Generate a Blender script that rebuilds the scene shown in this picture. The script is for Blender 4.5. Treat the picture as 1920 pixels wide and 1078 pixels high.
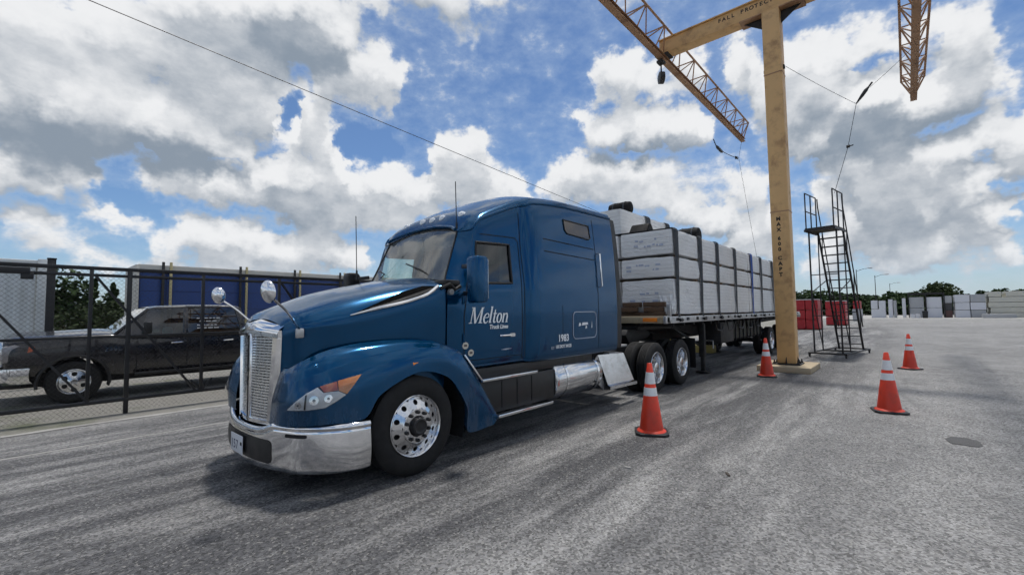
import bpy, bmesh, math, random
from mathutils import Matrix, Vector, Euler, noise as mnoise
from mathutils.bvhtree import BVHTree

for _o in list(bpy.data.objects):
    bpy.data.objects.remove(_o, do_unlink=True)
SC = bpy.context.scene
COL = SC.collection
RND = random.Random(7)
rad = math.radians

# ------------------------------------------------------------------ camera
# World frame: origin on the ground under the tractor's steer axle, +X towards the rear of the
# truck, +Y to its far side, metres.
cam_data = bpy.data.cameras.new('camera')
cam_data.sensor_width = 36.0
cam_data.sensor_fit = 'HORIZONTAL'
cam_data.lens = 15.64
cam_data.clip_start = 0.05
cam_data.clip_end = 4000
cam = bpy.data.objects.new('camera', cam_data)
COL.objects.link(cam)
_right = Vector((0.664, -0.748, -0.0131)).normalized()
_fwd = Vector((0.7472, 0.6622, 0.0564)).normalized()
_right = (_right - _fwd * _right.dot(_fwd)).normalized()
_up = _right.cross(_fwd)
cam.matrix_world = Matrix(((_right.x, _up.x, -_fwd.x, -2.806),
                           (_right.y, _up.y, -_fwd.y, -5.017),
                           (_right.z, _up.z, -_fwd.z, 1.642),
                           (0, 0, 0, 1)))
SC.camera = cam

# ------------------------------------------------------------------ exposure
SC.view_settings.view_transform = 'Standard'
SC.view_settings.look = 'None'
SC.view_settings.exposure = 0.0
SC.view_settings.gamma = 1.0
SC.view_settings.use_curve_mapping = False
SC.render.engine = 'CYCLES'
SC.cycles.use_denoising = True
SC.cycles.use_adaptive_sampling = True
SC.cycles.adaptive_threshold = 0.03
SC.cycles.adaptive_min_samples = 8
SC.cycles.max_bounces = 6
SC.cycles.transparent_max_bounces = 12
SC.cycles.caustics_reflective = False
SC.cycles.caustics_refractive = False
SC.cycles.sample_clamp_indirect = 6.0

# ------------------------------------------------------------------ sun
SUN_DIR = Vector((0.23, 0.06, 1.0)).normalized()      # from the ground towards the sun
sun_data = bpy.data.lights.new('sun', 'SUN')
sun_data.energy = 3.0
sun_data.angle = rad(5.0)      # sun through thin cloud: soft shadow edges
sun_data.color = (1.0, 0.955, 0.89)
sun = bpy.data.objects.new('sun', sun_data)
COL.objects.link(sun)
sun.rotation_euler = (-SUN_DIR).to_track_quat('-Z', 'Y').to_euler()
sun.location = (0, 0, 40)

# ------------------------------------------------------------------ world: sky with cumulus
world = bpy.data.worlds.new('World')
SC.world = world
world.use_nodes = True
try:
    world.cycles.sampling_method = 'MANUAL'
    world.cycles.sample_map_resolution = 512
except Exception:
    pass

# cumulus banks and blue gaps of the sky: azimuth, elevation, half width, half height (degrees), weight
SKY_BANKS = [
    (89.6, 25.3, 3.5, 2.4, 0.7), (86.1, 24.1, 5.3, 2.6, 0.75), (89.4, 22.0, 3.0, 1.7, 0.8), (72.5, 30.5, 7.7, 3.3, 1.1), (67.6, 32.1, 5.4, 3.3, 1.4), (76.0, 26.2, 6.5, 2.9, 0.9),
    (80.6, 27.2, 5.3, 2.7, 0.8), (64.0, 29.8, 3.2, 3.1, 0.8), (60.3, 28.8, 3.3, 2.4, 0.75), (57.7, 27.5, 2.3, 2.2, 0.7), (62.2, 26.9, 3.9, 2.2, 0.8), (56.7, 25.9, 1.2, 1.7, 0.6),
    (59.0, 24.8, 1.5, 1.1, 0.6), (89.3, 18.6, 4.2, 1.9, 1.5), (84.4, 19.4, 5.7, 2.3, 1.6), (79.0, 18.7, 4.6, 2.3, 1.5), (74.8, 18.3, 2.8, 1.6, 1.2), (87.3, 17.2, 4.9, 1.4, 1.3),
    (88.1, 21.6, 3.1, 1.1, 0.8), (83.3, 21.8, 2.6, 1.2, 0.8), (78.7, 21.1, 3.3, 1.5, 0.85), (73.9, 22.7, 4.2, 3.1, 0.9), (71.3, 22.1, 2.0, 3.2, 0.8), (71.9, 24.7, 1.9, 1.5, 0.7),
    (76.9, 23.5, 3.5, 2.0, 0.9), (67.4, 21.2, 1.9, 3.4, 0.7), (65.7, 20.8, 2.2, 2.9, 0.7), (65.2, 23.7, 1.4, 2.2, 0.6), (68.3, 24.3, 1.0, 1.3, 0.6), (89.2, 13.8, 2.5, 1.3, 0.8),
    (86.8, 13.8, 2.0, 1.4, 0.7), (89.7, 11.8, 2.1, 1.6, 0.8), (88.1, 11.7, 1.9, 1.4, 0.7), (80.2, 14.6, 2.1, 1.5, 0.7), (77.6, 14.3, 2.7, 1.9, 0.8), (74.7, 14.4, 2.8, 1.9, 0.9),
    (70.7, 15.6, 3.1, 1.7, 0.9), (67.4, 15.1, 4.4, 2.7, 1.1), (63.9, 16.9, 2.3, 2.1, 0.8), (62.1, 15.3, 2.4, 2.5, 0.8), (65.6, 12.5, 5.1, 2.1, 0.9), (70.6, 13.3, 3.1, 1.5, 0.9),
    (84.5, 10.4, 1.5, 1.1, 0.6), (85.6, 9.7, 1.4, 1.0, 0.55), (83.0, 9.8, 1.5, 0.8, 0.45), (78.8, 8.4, 2.6, 1.4, 0.7), (75.6, 9.3, 2.8, 1.7, 0.8), (73.1, 8.9, 2.5, 1.7, 0.75),
    (70.5, 7.3, 3.1, 1.8, 0.8), (65.0, 8.2, 4.0, 2.2, 0.8), (62.0, 7.4, 3.0, 1.6, 0.8), (80.0, 5.6, 2.5, 1.1, 0.6), (84.8, 5.3, 2.2, 0.9, 0.6), (74.6, 5.9, 3.9, 1.2, 0.7),
    (68.3, 5.9, 4.4, 1.1, 0.7), (89.0, 7.8, 1.9, 1.4, 0.5), (87.3, 7.1, 2.0, 1.2, 0.5), (58.9, 15.5, 3.1, 1.9, 0.8), (55.1, 16.4, 3.2, 1.6, 0.8), (52.4, 15.2, 3.2, 2.3, 0.8),
    (56.4, 13.1, 3.8, 2.3, 0.8), (59.6, 12.3, 3.7, 1.9, 0.7), (49.0, 21.7, 1.9, 1.3, 0.8), (49.0, 19.8, 2.6, 1.9, 0.8), (46.5, 20.2, 2.0, 1.6, 0.8), (47.6, 17.3, 4.0, 2.6, 0.9),
    (43.5, 16.7, 3.0, 1.6, 0.8), (41.4, 15.0, 2.7, 1.3, 0.7), (45.6, 14.7, 4.0, 1.6, 0.9), (48.2, 35.3, 2.0, 1.0, 0.45), (46.4, 33.3, 1.2, 1.3, 0.4), (45.0, 31.8, 0.7, 0.6, 0.4),
    (59.7, 34.7, 1.9, 0.5, 0.5), (29.3, 28.7, 1.8, 1.6, 0.7), (27.3, 29.5, 2.0, 1.6, 0.8), (25.4, 27.7, 2.9, 1.9, 0.8), (28.0, 26.6, 2.4, 1.2, 0.7), (22.8, 26.2, 2.3, 1.4, 0.7),
    (21.4, 30.3, 1.6, 1.0, 0.6), (19.0, 28.3, 2.1, 1.6, 0.6), (18.5, 26.6, 1.6, 1.1, 0.5), (30.2, 23.3, 1.9, 1.3, 0.8), (26.8, 23.6, 2.4, 1.3, 0.9), (23.6, 23.5, 2.0, 1.1, 0.9),
    (20.5, 22.5, 2.3, 1.3, 1.0), (24.9, 21.6, 5.4, 1.5, 1.4), (19.3, 20.6, 2.3, 1.3, 1.0), (35.8, 17.1, 3.0, 1.3, 0.7), (32.3, 17.6, 3.9, 1.6, 0.8), (29.6, 18.7, 3.2, 1.2, 0.7),
    (26.3, 17.2, 4.3, 1.9, 0.7), (31.7, 15.7, 5.2, 1.6, 0.9), (27.1, 14.7, 4.4, 1.6, 0.8), (23.2, 13.7, 3.7, 1.6, 0.9), (20.2, 12.2, 2.9, 1.6, 0.9), (17.3, 11.3, 2.5, 1.5, 1.1),
    (15.6, 10.5, 1.7, 0.9, 0.9), (21.9, 16.7, 3.6, 1.5, 0.5), (17.2, 14.9, 3.4, 1.8, 0.4), (13.8, 27.2, 1.2, 1.5, 0.7), (12.8, 25.4, 1.7, 1.8, 0.75), (7.5, 25.6, 2.2, 1.5, 0.8),
    (4.7, 25.5, 2.0, 1.4, 0.8), (2.0, 25.2, 2.3, 1.4, 0.85), (-1.2, 24.7, 2.1, 1.5, 0.8), (-3.8, 24.2, 1.6, 1.7, 0.7), (-5.6, 25.1, 0.9, 1.0, 0.5), (-4.7, 22.1, 1.9, 1.9, 0.9),
    (-6.6, 19.6, 1.2, 1.5, 0.8), (-7.5, 18.9, 0.6, 0.8, 0.6), (5.8, 21.7, 3.0, 2.0, 1.3), (2.3, 20.2, 3.6, 2.2, 1.5), (-1.7, 19.5, 2.8, 1.8, 1.4), (-4.6, 19.0, 1.9, 1.3, 1.2),
    (4.2, 18.2, 2.9, 1.8, 1.4), (1.2, 17.4, 2.3, 1.5, 1.2), (6.5, 16.6, 1.8, 1.3, 1.0), (4.7, 15.2, 1.7, 1.3, 1.0), (7.9, 19.0, 1.6, 2.1, 1.0), (9.2, 22.5, 2.8, 3.1, 0.9),
    (2.6, 14.7, 2.3, 1.2, 0.95), (-0.7, 15.0, 3.0, 1.5, 0.95), (-4.0, 15.1, 2.3, 1.2, 0.95), (-6.7, 15.2, 2.1, 1.2, 0.95), (1.8, 13.0, 2.8, 1.4, 0.95), (-1.4, 12.9, 2.9, 1.5, 1.05),
    (-4.5, 11.7, 2.3, 1.1, 1.05), (-7.1, 12.4, 1.7, 1.6, 1.05), (1.1, 10.8, 3.2, 1.4, 1.15), (-2.7, 9.6, 2.8, 1.2, 1.05), (-5.7, 8.6, 2.5, 1.1, 1.05), (2.8, 9.0, 2.9, 1.3, 0.95),
    (-0.3, 7.5, 3.5, 1.2, 0.95), (-3.9, 7.0, 3.1, 1.0, 0.85), (-6.5, 5.7, 1.8, 1.0, 0.75), (4.7, 7.0, 3.0, 1.4, 0.85), (0.5, 5.5, 3.6, 1.1, 0.75), (-3.1, 4.7, 3.2, 0.8, 0.65),
    (5.8, 12.1, 1.5, 1.3, 0.75), (12.4, 9.0, 2.4, 2.8, 0.75), (13.2, 14.4, 2.4, 2.1, 0.65), (13.5, 6.7, 2.5, 1.4, 0.75), (6.6, 4.4, 2.7, 1.2, 0.65), (69.1, 22.3, 0.8, 1.4, -1),
    (59.6, 20.4, 3.6, 1.7, -0.8), (78.9, 10.9, 2.6, 0.6, -0.5), (86.0, 11.4, 2.1, 0.7, -0.5), (82.2, 11.7, 2.4, 0.7, -0.6),
]

def _mth(nt, op, a, b=None, c=None, clamp=False):
    n = nt.nodes.new('ShaderNodeMath')
    n.operation = op
    n.use_clamp = clamp
    for i, v in enumerate((a, b, c)):
        if v is None:
            continue
        if isinstance(v, (int, float)):
            n.inputs[i].default_value = v
        else:
            nt.links.new(v, n.inputs[i])
    return n.outputs[0]

def _vmth(nt, op, a, b=None, scale=None):
    n = nt.nodes.new('ShaderNodeVectorMath')
    n.operation = op
    for i, v in enumerate((a, b)):
        if v is None:
            continue
        if isinstance(v, (tuple, list)):
            n.inputs[i].default_value = v
        else:
            nt.links.new(v, n.inputs[i])
    if scale is not None:
        n.inputs['Scale'].default_value = scale
    return n.outputs[0]

def _noise(nt, vec, scale, detail=4, rough=.5, dist=0.0, out=0):
    n = nt.nodes.new('ShaderNodeTexNoise')
    n.inputs['Scale'].default_value = scale
    n.inputs['Detail'].default_value = detail
    n.inputs['Roughness'].default_value = rough
    n.inputs['Distortion'].default_value = dist
    nt.links.new(vec, n.inputs['Vector'])
    return n.outputs[out]

def _range(nt, v, a, b, c=0.0, d=1.0, smooth=True):
    n = nt.nodes.new('ShaderNodeMapRange')
    n.interpolation_type = 'SMOOTHSTEP' if smooth else 'LINEAR'
    n.inputs['From Min'].default_value = a
    n.inputs['From Max'].default_value = b
    n.inputs['To Min'].default_value = c
    n.inputs['To Max'].default_value = d
    nt.links.new(v, n.inputs['Value'])
    return n.outputs['Result']

def _mixc(nt, fac, a, b, mode='MIX'):
    n = nt.nodes.new('ShaderNodeMix')
    n.data_type = 'RGBA'
    n.blend_type = mode
    if isinstance(fac, (int, float)):
        n.inputs[0].default_value = fac
    else:
        nt.links.new(fac, n.inputs[0])
    for idx, v in ((6, a), (7, b)):
        if isinstance(v, (tuple, list)):
            n.inputs[idx].default_value = (v[0], v[1], v[2], 1.0)
        else:
            nt.links.new(v, n.inputs[idx])
    return n.outputs[2]

def sky_bank(a, e):
    """union of the banks' flat-topped ellipses"""
    s, neg = 0.0, 0.0
    for az, el, ra, re, amp in SKY_BANKS:
        x = (a - rad(az)) * math.cos(rad(el)) / (rad(ra) * 1.28)
        y = (e - rad(el)) / (rad(re) * 1.28)
        r = 1 - math.hypot(x, y)
        if r <= 0:
            continue
        k = min(1.0, r * 2.1)
        k = k * k * (3 - 2 * k)
        if amp > 0:
            s += (amp * k) ** 5
        else:
            neg += amp * k
    return max(-1.0, min(1.9, s ** .2 + neg))

def cloud_group():
    g = bpy.data.node_groups.new('cloud_density', 'ShaderNodeTree')
    g.interface.new_socket('Vector', in_out='INPUT', socket_type='NodeSocketVector')
    g.interface.new_socket('Density', in_out='OUTPUT', socket_type='NodeSocketFloat')
    g.interface.new_socket('Smooth', in_out='OUTPUT', socket_type='NodeSocketFloat')
    gi = g.nodes.new('NodeGroupInput')
    go = g.nodes.new('NodeGroupOutput')
    v = gi.outputs[0]
    w1 = _vmth(g, 'SUBTRACT', _noise(g, v, 9.0, 1, .5, out=1), (.5, .5, .5))
    w2 = _vmth(g, 'SUBTRACT', _noise(g, v, 30.0, 3, .6, out=1), (.5, .5, .5))
    # azimuth and elevation of the view ray, bent by the two noises
    sp = g.nodes.new('ShaderNodeSeparateXYZ')
    g.links.new(v, sp.inputs[0])
    ws = g.nodes.new('ShaderNodeSeparateXYZ')
    g.links.new(_vmth(g, 'ADD', _vmth(g, 'SCALE', w1, scale=.065), _vmth(g, 'SCALE', w2, scale=.060)), ws.inputs[0])
    az = _mth(g, 'ADD', _mth(g, 'ARCTAN2', sp.outputs[1], sp.outputs[0]), ws.outputs[0])
    el = _mth(g, 'ADD', _mth(g, 'ARCSINE', sp.outputs[2]), ws.outputs[1])
    a0, a1, n_row, n_pt, step = rad(-16), rad(102), 25, 100, rad(1.65)
    t = _range(g, az, a0, a1, 0, 1, False)
    acc = None
    for r in range(n_row):
        e = r * step
        fc = g.nodes.new('ShaderNodeFloatCurve')
        g.links.new(t, fc.inputs['Value'])
        cv = fc.mapping.curves[0]
        for i in range(n_pt + 1):
            f = i / n_pt
            val = sky_bank(a0 + f * (a1 - a0), e) if 0 < i < n_pt else 0.0
            c = (val + 1) / 3
            if i in (0, n_pt):
                pt = cv.points[0 if i == 0 else 1]
                pt.location = (f, c)
            else:
                cv.points.new(f, c)
        fc.mapping.update()
        sv = _mth(g, 'MULTIPLY_ADD', fc.outputs[0], 3.0, -1.0)
        wgt = _mth(g, 'ABSOLUTE', _mth(g, 'SUBTRACT', el, e))
        wgt = _mth(g, 'SUBTRACT', 1.0, _mth(g, 'DIVIDE', wgt, step), clamp=True)
        acc = _mth(g, 'MULTIPLY_ADD', sv, wgt, acc if acc is not None else 0.0)
    # the rest of the dome carries broken cumulus of the same size
    flat = _vmth(g, 'MULTIPLY', v, (1.0, 1.0, 1.7))
    big = _noise(g, flat, 3.6, 3, .5)
    fine = _noise(g, flat, 22.0, 5, .60)
    ina = _mth(g, 'MULTIPLY', _range(g, az, a0, a0 + rad(7), 0, 1), _range(g, az, a1 - rad(7), a1, 1, 0))
    ine = _range(g, el, rad(34), rad(39), 1, 0)
    rest = _mth(g, 'SUBTRACT', 1.0, _mth(g, 'MULTIPLY', ina, ine))
    acc = _mth(g, 'ADD', acc, _mth(g, 'MULTIPLY', rest, _range(g, big, .40, .62, -.15, 1.15, False)))
    acc = _mth(g, 'ADD', acc, _range(g, big, .3, .7, -.10, .10, False))
    g.links.new(acc, go.inputs[1])
    acc = _mth(g, 'ADD', acc, _range(g, fine, .25, .75, -.30, .30, False))
    g.links.new(acc, go.inputs[0])
    return g

def build_world():
    nt = world.node_tree
    nt.nodes.clear()
    out = nt.nodes.new('ShaderNodeOutputWorld')
    bg = nt.nodes.new('ShaderNodeBackground')
    bg.inputs['Strength'].default_value = 0.1
    sky = nt.nodes.new('ShaderNodeTexSky')
    sky.sky_type = 'NISHITA'
    sky.sun_disc = False
    sky.sun_elevation = math.asin(SUN_DIR.z)
    sky.sun_rotation = math.atan2(SUN_DIR.x, SUN_DIR.y)
    sky.altitude = 20
    sky.air_density = 1.0
    sky.dust_density = 0.6
    sky.ozone_density = 2.0
    tc = nt.nodes.new('ShaderNodeTexCoord')
    d = tc.outputs['Generated']
    grp = cloud_group()
    def dens(v):
        n = nt.nodes.new('ShaderNodeGroup')
        n.node_tree = grp
        nt.links.new(v, n.inputs[0])
        return n.outputs[0], n.outputs[1]
    d0, s0 = dens(d)
    up = _vmth(nt, 'ADD', d, (SUN_DIR.x * .010, SUN_DIR.y * .010, .042))
    d1, s1 = dens(up)
    mask = _range(nt, d0, .06, .56)
    thin = _range(nt, d0, -.30, .32, 0, .30)
    sep = nt.nodes.new('ShaderNodeSeparateXYZ')
    nt.links.new(d, sep.inputs[0])
    # light: bright where little cloud lies above towards the sun, grey where it is thick above
    deep = _range(nt, s1, -.1, 2.1, .17, .92)
    slope = _mth(nt, 'MULTIPLY', _mth(nt, 'SUBTRACT', d1, d0), .40)
    sh = _mth(nt, 'ADD', deep, slope)
    sh = _range(nt, sh, -.18, 1.10)
    ccol = _mixc(nt, sh, (8.6, 8.7, 8.85), (2.6, 3.15, 3.85))
    blue = _vmth(nt, 'MULTIPLY', sky.outputs[0], (.76, .92, 1.10))
    veil = _mixc(nt, thin, blue, (5.6, 6.8, 8.2))
    col = _mixc(nt, mask, veil, ccol)
    # pale air low over the horizon
    low = _range(nt, sep.outputs[2], 0.0, .13, .42, 0.0)
    col = _mixc(nt, low, col, (5.4, 6.4, 7.5))
    nt.links.new(col, bg.inputs['Color'])
    nt.links.new(bg.outputs[0], out.inputs['Surface'])
build_world()

# ------------------------------------------------------------------ materials
MATS = {}
def mat(name, col, rough=.5, metal=0.0, var=.10, scale=6.0, bump=0.0, bscale=None, coat=0.0, spec=.5,
        dirt=None, dirt_amt=0.0, dirt_scale=2.0, emit=None, rvar=.08, film=None):
    """procedural principled material: base colour broken by noise, uneven gloss, fine relief, dirt"""
    if name in MATS:
        return MATS[name]
    m = bpy.data.materials.new(name)
    m.use_nodes = True
    nt = m.node_tree
    b = nt.nodes['Principled BSDF']
    tc = nt.nodes.new('ShaderNodeTexCoord')
    v = tc.outputs['Object']
    n1 = _noise(nt, v, scale, 5, .6)
    dark = tuple(c * (1 - var) for c in col)
    lite = tuple(min(1, c * (1 + var)) for c in col)
    c = _mixc(nt, n1, dark, lite)
    if dirt is not None:
        n2 = _noise(nt, v, dirt_scale, 6, .65)
        f = _range(nt, n2, .45, .75, 0, dirt_amt)
        c = _mixc(nt, f, c, dirt)
        r = _mth(nt, 'ADD', _range(nt, n1, .3, .7, max(.02, rough - rvar), min(1, rough + rvar), False), _mth(nt, 'MULTIPLY', f, .3), clamp=True)
    else:
        r = _range(nt, n1, .3, .7, max(.02, rough - rvar), min(1, rough + rvar), False)
    if film is not None:
        # road film thrown up by the wheels: streaky, thicker near the ground
        sz = nt.nodes.new('ShaderNodeSeparateXYZ')
        nt.links.new(v, sz.inputs[0])
        smear = _noise(nt, _vmth(nt, 'MULTIPLY', v, (2.2, 2.2, .5)), 4.0, 6, .65)
        ff = _mth(nt, 'MULTIPLY', _range(nt, sz.outputs[2], .25, 1.25, .30, .0), _range(nt, smear, .38, .68))
        c = _mixc(nt, ff, c, film)
        r = _mth(nt, 'ADD', r, _mth(nt, 'MULTIPLY', ff, .8), clamp=True)
    nt.links.new(c, b.inputs['Base Color'])
    nt.links.new(r, b.inputs['Roughness'])
    b.inputs['Metallic'].default_value = metal
    b.inputs['Coat Weight'].default_value = coat
    b.inputs['Coat Roughness'].default_value = .04
    b.inputs['Specular IOR Level'].default_value = spec
    if bump:
        bn = nt.nodes.new('ShaderNodeBump')
        bn.inputs['Strength'].default_value = bump
        bn.inputs['Distance'].default_value = .02
        nt.links.new(_noise(nt, v, bscale or scale * 3, 5, .6), bn.inputs['Height'])
        nt.links.new(bn.outputs[0], b.inputs['Normal'])
    if emit:
        b.inputs['Emission Color'].default_value = (*emit[:3], 1)
        b.inputs['Emission Strength'].default_value = emit[3]
    MATS[name] = m
    return m

def glass_mat(name, tint, gloss=.08, rough=.0, dust_sheen=0.0):
    if name in MATS:
        return MATS[name]
    m = bpy.data.materials.new(name)
    m.use_nodes = True
    nt = m.node_tree
    nt.nodes.clear()
    out = nt.nodes.new('ShaderNodeOutputMaterial')
    tr = nt.nodes.new('ShaderNodeBsdfTransparent')
    tc = nt.nodes.new('ShaderNodeTexCoord')
    n = _noise(nt, tc.outputs['Object'], 3.0, 4, .6)
    nt.links.new(_mixc(nt, n, tuple(c * .9 for c in tint), tint), tr.inputs['Color'])
    gl = nt.nodes.new('ShaderNodeBsdfGlossy')
    gl.inputs['Roughness'].default_value = rough + .01
    gl.inputs['Color'].default_value = (1, 1, 1, 1)
    fr = nt.nodes.new('ShaderNodeFresnel')
    fr.inputs['IOR'].default_value = 1.5
    f = _mth(nt, 'ADD', fr.outputs[0], gloss, clamp=True)
    mx = nt.nodes.new('ShaderNodeMixShader')
    nt.links.new(f, mx.inputs[0])
    nt.links.new(tr.outputs[0], mx.inputs[1])
    nt.links.new(gl.outputs[0], mx.inputs[2])
    last = mx.outputs[0]
    if dust_sheen:  # pale diffuse coat standing in for sky sheen on the glass
        df = nt.nodes.new('ShaderNodeBsdfDiffuse')
        df.inputs['Color'].default_value = (.72, .74, .70, 1)
        m2 = nt.nodes.new('ShaderNodeMixShader')
        nd = _noise(nt, _vmth(nt, 'MULTIPLY', tc.outputs['Object'], (1, 3, 1)), 2.2, 5, .6)
        nt.links.new(_range(nt, nd, .3, .7, dust_sheen * .5, dust_sheen * 1.5), m2.inputs[0])
        nt.links.new(last, m2.inputs[1])
        nt.links.new(df.outputs[0], m2.inputs[2])
        last = m2.outputs[0]
    nt.links.new(last, out.inputs['Surface'])
    MATS[name] = m
    return m

BLUE = mat('truck_blue_paint', (.0008, .060, .152), .18, .62, .05, 3.0, coat=.34, spec=.25, rvar=.03, film=(.16, .15, .14))
VENT_SHADE = mat('vent_recess_shade', (.003, .003, .003), .9, 0, .2, 20, spec=.05)  # flat black painting the shade inside the hood vent
CHROME = mat('chrome', (.80, .81, .83), .07, 1.0, .04, 5.0, rvar=.03, dirt=(.35, .34, .32), dirt_amt=.18, dirt_scale=4)
ALU = mat('polished_aluminium', (.72, .73, .75), .16, 1.0, .06, 9.0, rvar=.06, dirt=(.25, .24, .22), dirt_amt=.25, dirt_scale=5)
ALU2 = mat('weathered_aluminium', (.50, .50, .50), .42, .8, .12, 7.0, dirt=(.12, .11, .10), dirt_amt=.5, dirt_scale=6)
RUBBER = mat('tyre_rubber', (.0065, .0065, .007), .8, 0, .25, 12.0, bump=.15, bscale=60, dirt=(.035, .033, .03), dirt_amt=.3, dirt_scale=5)
BLACKP = mat('black_plastic', (.012, .012, .013), .45, 0, .2, 10.0, bump=.05, bscale=90)
DARK = mat('dark_chassis_steel', (.016, .016, .017), .6, .1, .3, 8.0, dirt=(.07, .065, .06), dirt_amt=.5, dirt_scale=7)
SEAM = mat('panel_gap_shadow_rubber', (.006, .006, .007), .8, 0, .2, 20)
GLASS = glass_mat('windshield_glass', (.80, .92, .86), .07, dust_sheen=.11)  # pale sheen put in as diffuse colour
DGLASS = glass_mat('dark_window_glass', (.30, .36, .36), .05)
BROWNG = glass_mat('brown_sleeper_glass', (.22, .15, .10), .04)
FENCE_BLK = mat('black_fence_coating', (.010, .010, .012), .5, 0, .2, 9.0, dirt=(.06, .06, .06), dirt_amt=.3)
GANTRY = mat('tan_gantry_paint', (.64, .395, .170), .5, 0, .08, 2.5, bump=.03, bscale=30, dirt=(.26, .14, .07), dirt_amt=.7, dirt_scale=2.6)
GANTRY2 = mat('tan_truss_paint', (.36, .205, .11), .55, 0, .12, 4.0, dirt=(.14, .07, .04), dirt_amt=.8, dirt_scale=2.2)
STENCIL = mat('black_stencil_paint', (.015, .013, .012), .7, 0, .3, 25)
WHITE = mat('white_vinyl', (.88, .89, .90), .5, 0, .06, 8)

# ------------------------------------------------------------------ mesh helpers
def mesh_from(name, verts, faces, smooth=False, angle=None):
    me = bpy.data.meshes.new(name)
    me.from_pydata([tuple(v) for v in verts], [], faces)
    me.validate()
    me.update()
    if smooth:
        me.polygons.foreach_set('use_smooth', [True] * len(me.polygons))
        if angle is not None:
            try:
                me.set_sharp_from_angle(angle=rad(angle))
            except Exception:
                pass
    return me

def obj(name, me, m=None, parent=None, loc=(0, 0, 0), rot=(0, 0, 0), kind=None):
    o = bpy.data.objects.new(name, me)
    COL.objects.link(o)
    if m is not None and me is not None and not me.materials:
        me.materials.append(m)
    o.location = loc
    o.rotation_euler = rot
    if parent is not None:
        o.parent = parent
    if kind:
        o['kind'] = kind
    return o

def tag(o, label, cat, group=None):
    o['label'] = label
    o['category'] = cat
    if group:
        o['group'] = group
    return o

def thing(name, label, cat, loc=(0, 0, 0), rotz=0.0, group=None):
    o = bpy.data.objects.new(name, None)
    COL.objects.link(o)
    o.empty_display_size = .3
    o.location = loc
    o.rotation_euler = (0, 0, rotz)
    return tag(o, label, cat, group)

def node(name, parent, loc=(0, 0, 0), rot=(0, 0, 0)):
    o = bpy.data.objects.new(name, None)
    COL.objects.link(o)
    o.empty_display_size = .1
    o.parent = parent
    o.location = loc
    o.rotation_euler = rot
    return o

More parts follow.
